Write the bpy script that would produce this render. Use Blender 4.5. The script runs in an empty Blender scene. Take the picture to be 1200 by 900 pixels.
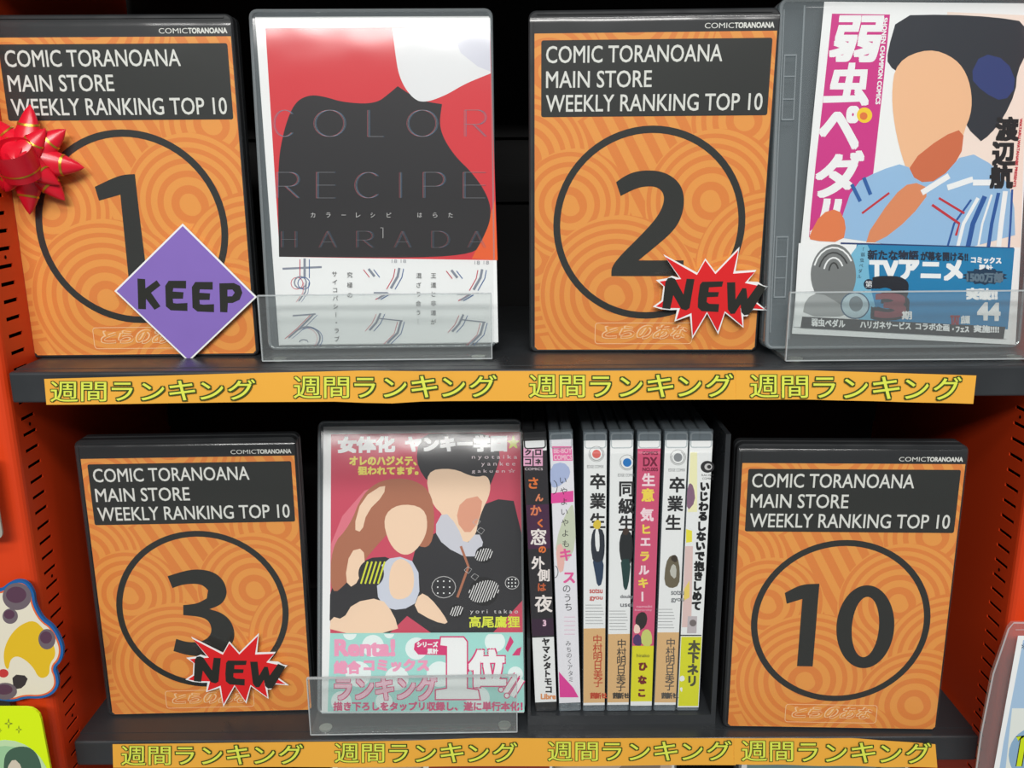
import bpy, bmesh, math, random
from mathutils import Matrix, Vector
random.seed(7)
D = math.radians
SC = bpy.context.scene
COL = SC.collection
EYE = 1.35                                   # eye height above the floor; heights below are given relative to it

# ------------------------------------------------------------------ camera
FPX = 1037.4
CAM_ROT = Matrix.Rotation(D(.126), 3, 'Z') @ Matrix.Rotation(D(-14.10), 3, 'X') @ Matrix.Rotation(D(.428), 3, 'Y')
cd = bpy.data.cameras.new('camera'); cam = bpy.data.objects.new('camera', cd); COL.objects.link(cam)
cd.sensor_width = 36; cd.lens = 36 * FPX / 1200; cd.clip_start = .01
m3 = Matrix((CAM_ROT.col[0], CAM_ROT.col[2], -CAM_ROT.col[1])).transposed()
cam.matrix_world = Matrix.Translation((0, 0, EYE)) @ m3.to_4x4()
SC.camera = cam

# ------------------------------------------------------------------ world, lights, exposure
SC.view_settings.view_transform = 'Standard'; SC.view_settings.look = 'None'
SC.view_settings.gamma = 1; SC.view_settings.use_curve_mapping = False
SC.view_settings.exposure = -0.17
w = bpy.data.worlds.new('shop_ambient'); SC.world = w; w.use_nodes = True
w.node_tree.nodes['Background'].inputs[0].default_value = (.92, .97, 1, 1)
w.node_tree.nodes['Background'].inputs[1].default_value = .15
def area(name, loc, target, sx, sy, power, col=(1, .98, .95)):
    l = bpy.data.lights.new(name, 'AREA'); l.shape = 'RECTANGLE'; l.size = sx; l.size_y = sy
    l.energy = power; l.color = col
    o = bpy.data.objects.new(name, l); COL.objects.link(o); o.location = loc
    o.rotation_euler = (Vector(target) - Vector(loc)).to_track_quat('-Z', 'Y').to_euler()
    return o
area('ceiling_tube_far', (-.2, -1.85, EYE + 1.25), (0, .5, EYE - .1), 1.5, .38, 62)
area('ceiling_tube_near', (.2, -.80, EYE + 1.25), (0, .5, EYE - .1), 1.2, .20, 15)

# ------------------------------------------------------------------ materials
def lin(c):
    return tuple(((v / 255) / 12.92 if v / 255 <= .04045 else ((v / 255 + .055) / 1.055) ** 2.4) for v in c)
MATS = {}
def mat(name, rgb, rough=.5, spec=.5, metal=0, coat=0, noise=0, nscale=60, bump=0, rnoise=0):
    if name in MATS: return MATS[name]
    m = bpy.data.materials.new(name); m.use_nodes = True
    nt = m.node_tree; b = nt.nodes['Principled BSDF']; c = lin(rgb)
    b.inputs['Base Color'].default_value = (*c, 1); b.inputs['Roughness'].default_value = rough
    b.inputs['Specular IOR Level'].default_value = spec; b.inputs['Metallic'].default_value = metal
    b.inputs['Coat Weight'].default_value = coat
    if noise or bump or rnoise:
        tc = nt.nodes.new('ShaderNodeTexCoord'); n = nt.nodes.new('ShaderNodeTexNoise')
        n.inputs['Scale'].default_value = nscale; n.inputs['Detail'].default_value = 5
        nt.links.new(tc.outputs['Object'], n.inputs['Vector'])
        if noise:
            mx = nt.nodes.new('ShaderNodeMix'); mx.data_type = 'RGBA'
            mx.inputs['A'].default_value = (*[v * (1 - noise) for v in c], 1)
            mx.inputs['B'].default_value = (*[min(1, v * (1 + noise)) for v in c], 1)
            nt.links.new(n.outputs['Fac'], mx.inputs['Factor']); nt.links.new(mx.outputs['Result'], b.inputs['Base Color'])
        if rnoise:
            mr = nt.nodes.new('ShaderNodeMapRange'); mr.inputs['From Min'].default_value = .35; mr.inputs['From Max'].default_value = .65
            mr.inputs['To Min'].default_value = max(.05, rough - rnoise); mr.inputs['To Max'].default_value = rough + rnoise
            nt.links.new(n.outputs['Fac'], mr.inputs['Value']); nt.links.new(mr.outputs['Result'], b.inputs['Roughness'])
        if bump:
            bp = nt.nodes.new('ShaderNodeBump'); bp.inputs['Strength'].default_value = bump; bp.inputs['Distance'].default_value = .001
            nt.links.new(n.outputs['Fac'], bp.inputs['Height']); nt.links.new(bp.outputs['Normal'], b.inputs['Normal'])
    MATS[name] = m; return m
def ink(r, g, b):
    """printed colour on paper"""
    return mat('ink_%d_%d_%d' % (r, g, b), (r, g, b), .55, .3)
def film_mat(name, tint, diff, dcol, rough, f0=.045, bump=.0, bscale=14):
    """clear plastic: see-through, with a glossy surface and a little milky scatter"""
    if name in MATS: return MATS[name]
    m = bpy.data.materials.new(name); m.use_nodes = True; nt = m.node_tree; nt.nodes.clear()
    N = nt.nodes.new; L = nt.links.new
    out = N('ShaderNodeOutputMaterial'); tr = N('ShaderNodeBsdfTransparent'); tr.inputs[0].default_value = (*tint, 1)
    df = N('ShaderNodeBsdfDiffuse'); df.inputs[0].default_value = (*lin(dcol), 1)
    gl = N('ShaderNodeBsdfGlossy'); gl.inputs['Roughness'].default_value = rough
    m1 = N('ShaderNodeMixShader'); m1.inputs[0].default_value = diff; L(tr.outputs[0], m1.inputs[1]); L(df.outputs[0], m1.inputs[2])
    # Schlick reflectance, the same from both sides of the thin sheet
    ge = N('ShaderNodeNewGeometry'); dt = N('ShaderNodeVectorMath'); dt.operation = 'DOT_PRODUCT'; L(ge.outputs['Incoming'], dt.inputs[1])
    nsrc = ge.outputs['Normal']
    def mth(op, a, b_=None):
        n_ = N('ShaderNodeMath'); n_.operation = op; n_.use_clamp = True
        for i_, v_ in enumerate((a, b_)):
            if v_ is None: continue
            if isinstance(v_, (int, float)): n_.inputs[i_].default_value = v_
            else: L(v_, n_.inputs[i_])
        return n_.outputs[0]
    fr = mth('ADD', mth('MULTIPLY', mth('POWER', mth('SUBTRACT', 1.0, mth('ABSOLUTE', dt.outputs['Value'])), 5.0), 1 - f0), f0)
    m2 = N('ShaderNodeMixShader'); L(fr, m2.inputs[0]); L(m1.outputs[0], m2.inputs[1]); L(gl.outputs[0], m2.inputs[2])
    if bump:
        tc = N('ShaderNodeTexCoord'); n = N('ShaderNodeTexNoise'); n.inputs['Scale'].default_value = bscale; n.inputs['Detail'].default_value = 2
        L(tc.outputs['Object'], n.inputs['Vector'])
        bp = N('ShaderNodeBump'); bp.inputs['Strength'].default_value = 1; bp.inputs['Distance'].default_value = bump
        L(n.outputs['Fac'], bp.inputs['Height']); L(bp.outputs['Normal'], gl.inputs['Normal']); nsrc = bp.outputs['Normal']
    L(nsrc, dt.inputs[0]); L(m2.outputs[0], out.inputs[0]); MATS[name] = m; return m
M_BLACK = mat('black_case_plastic', (44, 46, 48), .38, .5, noise=.12, nscale=40, rnoise=.08)
M_GROOVE = mat('groove_black', (14, 14, 15), .6)
M_SHELF = mat('dark_grey_steel', (50, 53, 56), .36, .5, noise=.12, nscale=18, bump=.05, rnoise=.14)
M_ORANGE = mat('orange_painted_steel', (222, 66, 22), .42, .45, noise=.05, nscale=9, bump=.03)
M_BACK = mat('black_back_panel', (20, 20, 21), .6, .3, noise=.2)
M_VOID = mat('upright_inside', (6, 5, 5), .9, .1)
M_PAPER = mat('white_paper', (240, 243, 243), .55, .3)
M_FILM = film_mat('clear_sleeve_film', (.985, .99, .99), .012, (200, 205, 210), .17, bump=.0016, bscale=16)
M_CLEAR = film_mat('clear_case_plastic', (.80, .83, .84), .16, (185, 195, 200), .12)
M_CLEAR2 = film_mat('frosted_case_plastic', (.80, .84, .86), .32, (165, 178, 186), .16)
M_RIM = film_mat('clear_case_rim', (.85, .88, .89), .28, (205, 214, 218), .1)
M_ACRYL = film_mat('clear_acrylic', (.96, .975, .97), .06, (225, 230, 232), .05)
M_ACEDGE = film_mat('acrylic_edge', (.85, .88, .88), .45, (230, 236, 238), .1)

# swirling two-tone orange wave print of the ranking inserts (flat print on one sheet)
def swirl_mat():
    m = bpy.data.materials.new('orange_swirl_print'); m.use_nodes = True; nt = m.node_tree
    N = nt.nodes.new; L = nt.links.new; b = nt.nodes['Principled BSDF']; b.inputs['Roughness'].default_value = .5
    b.inputs['Specular IOR Level'].default_value = .3
    def mth(op, a, c=None, d=None):
        n = N('ShaderNodeMath'); n.operation = op
        for i, v in enumerate((a, c, d)):
            if v is None: continue
            if isinstance(v, (int, float)): n.inputs[i].default_value = v
            else: L(v, n.inputs[i])
        return n.outputs[0]
    tc = N('ShaderNodeTexCoord'); sp = N('ShaderNodeSeparateXYZ'); L(tc.outputs['Object'], sp.inputs[0])
    X = mth('MULTIPLY', sp.outputs[0], 1000); Z = mth('MULTIPLY', sp.outputs[2], 1000)
    # big loose diagonal bands underneath
    acc = mth('GREATER_THAN', mth('SINE', mth('ADD', mth('MULTIPLY', X, .55), mth('MULTIPLY', Z, .30))), .05)
    swirls = [(60, 187, 42, 1), (14, 158, 30, 1), (122, 132, 32, 1), (4, 56, 46, 1), (0, 112, 34, 1), (26, 86, 32, 1),
              (106, 88, 40, 1), (140, 52, 44, 1), (53, 34, 47, 1), (122, 18, 40, 1), (86, -6, 24, 1)]
    for (cx, cz, R, k) in swirls:
        dx = mth('SUBTRACT', X, cx); dz = mth('SUBTRACT', Z, cz)
        th = mth('ARCTAN2', dz, dx)
        # rings slightly off-centre so that they bunch up towards the upper left edge like a wave
        ex = mth('ADD', dx, 3.0); ez = mth('SUBTRACT', dz, 2.0)
        r = mth('SQRT', mth('ADD', mth('MULTIPLY', dx, dx), mth('MULTIPLY', dz, dz)))
        r2 = mth('SQRT', mth('ADD', mth('MULTIPLY', ex, ex), mth('MULTIPLY', ez, ez)))
        ph = mth('ADD', mth('MULTIPLY', mth('POWER', mth('DIVIDE', r2, R), 1.8), R * .50), mth('MULTIPLY', r2, .40))
        ph = mth('ADD', ph, mth('SINE', th))
        ring = mth('GREATER_THAN', mth('SINE', ph), -.1)
        eye = mth('LESS_THAN', r2, 2.2)
        ring = mth('MAXIMUM', ring, eye)
        mask = mth('LESS_THAN', r, R)
        mx = N('ShaderNodeMix'); L(mask, mx.inputs[0]); L(acc, mx.inputs[2]); L(ring, mx.inputs[3]); acc = mx.outputs[0]
    mc = N('ShaderNodeMix'); mc.data_type = 'RGBA'; L(acc, mc.inputs['Factor'])
    mc.inputs['A'].default_value = (*lin((229, 137, 66)), 1); mc.inputs['B'].default_value = (*lin((238, 160, 78)), 1)
    L(mc.outputs['Result'], b.inputs['Base Color']); return m
M_SWIRL = swirl_mat()

# ------------------------------------------------------------------ helpers
def tag(o, label=None, cat=None, group=None, kind=None):
    if label: o['label'] = label
    if cat: o['category'] = cat
    if group: o['group'] = group
    if kind: o['kind'] = kind
    return o
def mesh(name, verts, faces, mats, parent=None, fm=None, smooth=False):
    me = bpy.data.meshes.new(name); me.from_pydata([tuple(v) for v in verts], [], faces)
    if not isinstance(mats, (list, tuple)): mats = [mats]
    for m in mats: me.materials.append(m)
    if fm: me.polygons.foreach_set('material_index', fm)
    if smooth: me.polygons.foreach_set('use_smooth', [True] * len(me.polygons))
    o = bpy.data.objects.new(name, me); COL.objects.link(o)
    if parent: o.parent = parent
    return o
class Geo:
    def __init__(s): s.v = []; s.f = []; s.m = []; s.mats = []
    def mi(s, m):
        if m not in s.mats: s.mats.append(m)
        return s.mats.index(m)
    def box(s, x0, x1, y0, y1, z0, z1, m):
        b = len(s.v); i = s.mi(m)
        s.v += [(x, y, z) for x in (x0, x1) for y in (y0, y1) for z in (z0, z1)]
        for f in ((0, 1, 3, 2), (4, 6, 7, 5), (0, 4, 5, 1), (2, 3, 7, 6), (0, 2, 6, 4), (1, 5, 7, 3)):
            s.f.append([b + k for k in f]); s.m.append(i)
    def prism(s, pts, y0, y1, m, bev=0):
        """outline in the xz plane extruded along y, front edge softened by bev"""
        n = len(pts); i = s.mi(m); b = len(s.v)
        if bev:
            ins = inset(pts, bev); rings = [(ins, y0), (pts, y0 + bev), (pts, y1 - bev), (ins, y1)]
        else: rings = [(pts, y0), (pts, y1)]
        for p, y in rings: s.v += [(x, y, z) for x, z in p]
        for k in range(len(rings) - 1):
            for j in range(n):
                s.f.append([b + k * n + j, b + k * n + (j + 1) % n, b + (k + 1) * n + (j + 1) % n, b + (k + 1) * n + j]); s.m.append(i)
        s.f.append([b + j for j in range(n)][::-1]); s.m.append(i)
        s.f.append([b + (len(rings) - 1) * n + j for j in range(n)]); s.m.append(i)
    def poly(s, pts, y, m):
        b = len(s.v); s.v += [(x, y, z) for x, z in pts]; s.f.append([b + j for j in range(len(pts))]); s.m.append(s.mi(m))
    def raw(s, v, f, m):
        b = len(s.v); s.v += v; i = s.mi(m)
        for q in f: s.f.append([b + k for k in q]); s.m.append(i)
    def build(s, name, parent=None, smooth=False):
        return mesh(name, s.v, s.f, s.mats, parent, s.m, smooth)
def inset(pts, d):
    n = len(pts); A = sum(pts[i][0] * pts[(i + 1) % n][1] - pts[(i + 1) % n][0] * pts[i][1] for i in range(n))
    sg = 1 if A > 0 else -1; out = []
    for i in range(n):
        p, q, r = Vector(pts[i - 1]), Vector(pts[i]), Vector(pts[(i + 1) % n])
        a = (q - p); c = (r - q)
        if a.length < 1e-9 or c.length < 1e-9: out.append(tuple(q)); continue
        a.normalize(); c.normalize(); n1 = Vector((-a.y, a.x)) * sg; n2 = Vector((-c.y, c.x)) * sg
        h = n1 + n2
        if h.length < 1e-6: out.append(tuple(q)); continue
        h.normalize(); k = min(2.6, 1 / max(.2, h.dot(n1))); out.append(tuple(q + h * d * k))
    return out
def rrect(x0, z0, x1, z1, r, n=4):
    P = []
    for cx, cz, a in ((x1 - r, z0 + r, -90), (x1 - r, z1 - r, 0), (x0 + r, z1 - r, 90), (x0 + r, z0 + r, 180)):
        for k in range(n + 1):
            t = D(a + 90 * k / n); P.append((cx + r * math.cos(t), cz + r * math.sin(t)))
    return P
def ell(cx, cz, rx, rz, n=28, rot=0):
    c, s = math.cos(rot), math.sin(rot)
    return [(cx + rx * math.cos(t) * c - rz * math.sin(t) * s, cz + rx * math.cos(t) * s + rz * math.sin(t) * c)
            for t in (2 * math.pi * k / n for k in range(n))]
def smoothpts(p, it=2):
    for _ in range(it):
        q = []
        for i in range(len(p)):
            a, b = p[i], p[(i + 1) % len(p)]
            q += [(a[0] * .75 + b[0] * .25, a[1] * .75 + b[1] * .25), (a[0] * .25 + b[0] * .75, a[1] * .25 + b[1] * .75)]
        p = q
    return p

def smoothc(p, it=3, lim=48):
    """round off a polygon's gentle bends, keep its sharp corners"""
    n = len(p); keep = []
    for i in range(n):
        a = Vector(p[i]) - Vector(p[i - 1]); b = Vector(p[(i + 1) % n]) - Vector(p[i]); keep.append(math.degrees(abs(a.angle(b))) > lim)
    P = list(zip(p, keep))
    for _ in range(it):
        Q = []
        for i in range(len(P)):
            (a, _k), (b, k), (c, _m) = P[i - 1], P[i], P[(i + 1) % len(P)]
            if k: Q.append((b, True)); continue
            Q += [((b[0] * .75 + a[0] * .25, b[1] * .75 + a[1] * .25), False), ((b[0] * .75 + c[0] * .25, b[1] * .75 + c[1] * .25), False)]
        P = Q
    return [a for a, _ in P]

# line of sight through a pixel of the 1200x900 frame, used to measure where things stand on real planes
def ray(px, py): return CAM_ROT @ Vector(((px - 600) / FPX, 1, (450 - py) / FPX))
def at(px, py, Y):
    d = ray(px, py); d = d * (Y / d.y); return Vector((d.x, Y, d.z + EYE))
class Thing:
    """an Empty at the base of a thing; px() reads a pixel as (x, z) on its own local plane y = off"""
    def __init__(s, name, label, cat, loc, yaw=0, lean=0, roll=0, group=None):
        s.o = bpy.data.objects.new(name, None); COL.objects.link(s.o); s.o.empty_display_size = .02
        s.R = Matrix.Rotation(D(yaw), 3, 'Z') @ Matrix.Rotation(D(-lean), 3, 'X') @ Matrix.Rotation(D(roll), 3, 'Y')
        s.loc = Vector((loc[0], loc[1], loc[2] + EYE)); s.o.matrix_world = Matrix.Translation(s.loc) @ s.R.to_4x4()
        tag(s.o, label, cat, group)
    def px(s, px, py, off=0):
        d = s.R.transposed() @ ray(px, py); o = s.R.transposed() @ (Vector((0, 0, EYE)) - s.loc)
        t = (off - o.y) / d.y; q = o + d * t; return (q.x, q.z)
    def pp(s, pts, off=0): return [s.px(x, y, off) for x, y in pts]

_tc = {}
def glyphs(txt):
    """outline mesh of a text, bounding box scaled to the unit square"""
    if txt in _tc: return _tc[txt]
    c = bpy.data.curves.new('t', 'FONT'); c.body = txt; c.resolution_u = 3 if len(txt) > 6 else 5
    o = bpy.data.objects.new('t', c); COL.objects.link(o); bpy.context.view_layer.update()
    me = o.to_mesh(); v = [(p.co.x, p.co.y) for p in me.vertices]; f = [list(p.vertices) for p in me.polygons]
    o.to_mesh_clear(); bpy.data.objects.remove(o); bpy.data.curves.remove(c)
    x0 = min(p[0] for p in v); x1 = max(p[0] for p in v); y0 = min(p[1] for p in v); y1 = max(p[1] for p in v)
    w_, h_ = max(1e-6, x1 - x0), max(1e-6, y1 - y0)
    r = ([((a - x0) / w_, (b - y0) / h_) for a, b in v], f, w_, h_); _tc[txt] = r; return r
LAY = .000008
class Print(Geo):
    """flat printed shapes stacked in hair-thin layers on the face of a sheet, all in one mesh"""
    def __init__(s, th, y): super().__init__(); s.t = th; s.y = y; s.k = 0
    def P(s, pts, m, px=True, sm=0):
        s.k += 1
        q = s.t.pp(pts, s.y) if px else pts
        if sm: q = smoothpts(q, sm)
        s.poly(q, s.y - LAY * s.k, m)
    def quadtext(s, txt, quad, m, bold=0, px=True, same=False):
        """quad: TL, TR, BR, BL"""
        if not same: s.k += 1
        v, f, _, _ = glyphs(txt); q = s.t.pp(quad, s.y) if px else quad
        tl, tr, br, bl = [Vector(a) for a in q]
        offs = [(0, 0)]
        if bold: offs += [(a * bold, b * bold) for a in (-1, 0, 1) for b in (-1, 0, 1) if a or b]
        for n, (ox, oz) in enumerate(offs):
            V = []
            for a, b in v:
                p = (bl * (1 - a) + br * a) * (1 - b) + (tl * (1 - a) + tr * a) * b
                V.append((p.x + ox, s.y - LAY * s.k - n * .0000004, p.y + oz))
            s.raw(V, f, m)
    def T(s, txt, x0, y0, x1, y1, m, bold=0, dy=0, same=False):
        s.quadtext(txt, [(x0, y0), (x1, y0 + dy), (x1, y1 + dy), (x0, y1)], m, bold, same=same)
    def V(s, chars, a, b, size, m, bold=0):
        """vertical column of characters, from centre a to centre b in pixels"""
        s.k += 1; n = len(chars)
        for i, ch in enumerate(chars):
            if ch == ' ': continue
            t = i / max(1, n - 1); cx = a[0] + (b[0] - a[0]) * t; cy = a[1] + (b[1] - a[1]) * t
            _, _, w_, h_ = glyphs(ch); k = size / .95
            mx = max(w_, h_); sw, sh = w_ * k, h_ * k
            if ch in 'ー…-': 
                q = [(cx + sh / 2, cy - sw / 2), (cx + sh / 2, cy + sw / 2), (cx - sh / 2, cy + sw / 2), (cx - sh / 2, cy - sw / 2)]
            else: q = [(cx - sw / 2, cy - sh / 2), (cx + sw / 2, cy - sh / 2), (cx + sw / 2, cy + sh / 2), (cx - sw / 2, cy + sh / 2)]
            s.quadtext(ch, q, m, bold, same=True)
    def S(s, pts, wd, m, px=True, same=False):
        """stroke of width wd (metres) along a polyline"""
        if not same: s.k += 1
        q = [Vector(a) for a in (s.t.pp(pts, s.y) if px else pts)]
        V = []
        for i, p in enumerate(q):
            d = (q[min(i + 1, len(q) - 1)] - q[max(i - 1, 0)]); d.normalize(); n = Vector((-d.y, d.x)) * wd / 2
            V += [(p.x + n.x, s.y - LAY * s.k, p.y + n.y), (p.x - n.x, s.y - LAY * s.k, p.y - n.y)]
        s.raw(V, [(2 * i, 2 * i + 1, 2 * i + 3, 2 * i + 2) for i in range(len(q) - 1)], m)
    def E(s, cx, cy, rx, ry, m, rot=0): s.P(ell(cx, cy, rx, ry, 28, rot), m)
def arc(cx, cy, rx, ry, a0, a1, n=12):
    return [(cx + rx * math.cos(D(a0 + (a1 - a0) * k / n)), cy + ry * math.sin(D(a0 + (a1 - a0) * k / n))) for k in range(n + 1)]

# ------------------------------------------------------------------ the shelving bay
XL, XR, YF, YB = -.2835, .2955, .4775, .700
SH = [.1315, -.111, -.3535, -.596]
ZLO, ZHI = -EYE, .62
def side_wall(name, X, sgn):
    """slotted upright: inner side sheet with real slot holes, rounded corner, front flange; sgn -1 left, +1 right"""
    g = Geo(); ys0, ys1 = .4888, .5028; t = .0008
    def quad(y0, y1, z0, z1): g.raw([(X, y0, z0 + EYE), (X, y1, z0 + EYE), (X, y1, z1 + EYE), (X, y0, z1 + EYE)], [(0, 1, 2, 3)], M_ORANGE)
    r = .006
    quad(YF + r, ys0, ZLO, ZHI); quad(ys1, YB + .002, ZLO, ZHI)
    zs = []; k0 = -.142
    for k in range(-42, 52): zs.append(k0 - .0097 * k)
    zs.sort(); prev = ZLO
    for i, z in enumerate(zs):
        kk = round((k0 - z) / .0097)
        a, b = z - .0011, z + .0011
        if (kk - 1) % 10 == 0 and prev > ZLO:                     # the small round hole between two slots: kk=0|1
            za, zb = b, b + .0079; 
        quad(ys0, ys1, prev, a); prev = b
        for (p, q) in (((ys0, a), (ys1, a)), ((ys1, a), (ys1, b)), ((ys1, b), (ys0, b)), ((ys0, b), (ys0, a))):
            g.raw([(X, p[0], p[1] + EYE), (X, q[0], q[1] + EYE), (X + sgn * t, q[0], q[1] + EYE), (X + sgn * t, p[0], p[1] + EYE)], [(0, 1, 2, 3)], M_ORANGE)
    quad(ys0, ys1, prev, ZHI)
    # rounded corner into the front flange
    n = 5; W = .11
    prof = [(X + sgn * r * (1 - math.cos(D(90 * k / n))), YF + r - r * math.sin(D(90 * k / n))) for k in range(n + 1)]
    prof += [(X + sgn * .0245, YF), (X + sgn * .0255, YF - .0008), (X + sgn * W, YF - .0008), (X + sgn * W, YF + .03)]
    b = len(g.v)
    V = []; 
    for x, y in prof: V += [(x, y, ZLO + EYE), (x, y, ZHI + EYE)]
    g.raw(V, [(2 * i, 2 * i + 1, 2 * i + 3, 2 * i + 2) for i in range(len(prof) - 1)], M_ORANGE)
    g.raw([(X + sgn * .008, .48, ZLO + EYE), (X + sgn * .008, YB, ZLO + EYE), (X + sgn * .008, YB, ZHI + EYE), (X + sgn * .008, .48, ZHI + EYE)], [(0, 1, 2, 3)], M_VOID)
    o = g.build(name); tag(o, 'orange-red slotted metal upright with a broad front flange', kind='structure')
    # round locating holes seen as small dark dots
    h = Geo()
    for k in range(-3, 5):
        z = -.1467 - .097 * k + EYE
        V = [(X - sgn * .0002, .4965 + .0011 * math.cos(a), z + .0011 * math.sin(a)) for a in (D(45 * j) for j in range(8))]
        h.raw(V, [tuple(range(8))], M_VOID)
    h.build('locating_hole', o)
    return o
side_wall('wall_left', XL, -1); side_wall('wall_right', XR, 1)
g = Geo(); g.box(XL, XR, YB, YB + .004, EYE + ZLO, EYE + ZHI, M_BACK)
wb = g.build('wall_back'); tag(wb, 'black back panel of the shelving bay', kind='structure')
g = Geo()
for z in (.028, -.02): g.box(XL + .001, XR - .001, YB - .005, YB, EYE + z - .01, EYE + z + .01, M_BACK)
for z in (-.2,): g.box(XL + .001, XR - .001, YB - .005, YB, EYE + z - .008, EYE + z + .008, M_BACK)
g.build('cross_rail', wb)
g = Geo(); g.box(-1.6, 1.6, -3.2, .75, -.02, 0, mat('grey_vinyl_floor', (150, 150, 146), .4, noise=.1, nscale=6))
tag(g.build('floor'), 'grey shop floor', kind='structure')

shelf_labels = ['dark grey metal shelf above the whole display, past the top border', 'dark grey metal shelf carrying the red comic and magenta-titled comic',
                'dark grey metal shelf carrying the pink comic and the spine row', 'dark grey metal shelf lowest of the bay, past the bottom border']
SHT = []
for i, z in enumerate(SH):
    yf = .4765 if i != 2 else .4875
    t = Thing('metal_shelf', shelf_labels[i], 'shelf', (0, yf, z), group='metal shelves of the bay')
    g = Geo(); x0, x1 = XL + .0035, XR - .0035
    g.box(x0, x1, .0088, YB - .006 - yf, -.0018, 0, M_SHELF); g.build('shelf_board', t.o)
    bm = bmesh.new(); bmesh.ops.create_cube(bm, size=1)
    for v in bm.verts: v.co = Vector(((x0 + x1) / 2 + v.co.x * (x1 - x0), .005 + v.co.y * .010, -.0090 + v.co.z * .0176))
    bmesh.ops.bevel(bm, geom=bm.edges[:], offset=.0014, segments=3, affect='EDGES', profile=.5)
    me = bpy.data.meshes.new('front_lip'); bm.to_mesh(me); bm.free(); me.materials.append(M_SHELF)
    o = bpy.data.objects.new('front_lip', me); COL.objects.link(o); o.parent = t.o
    SHT.append(t)

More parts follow.
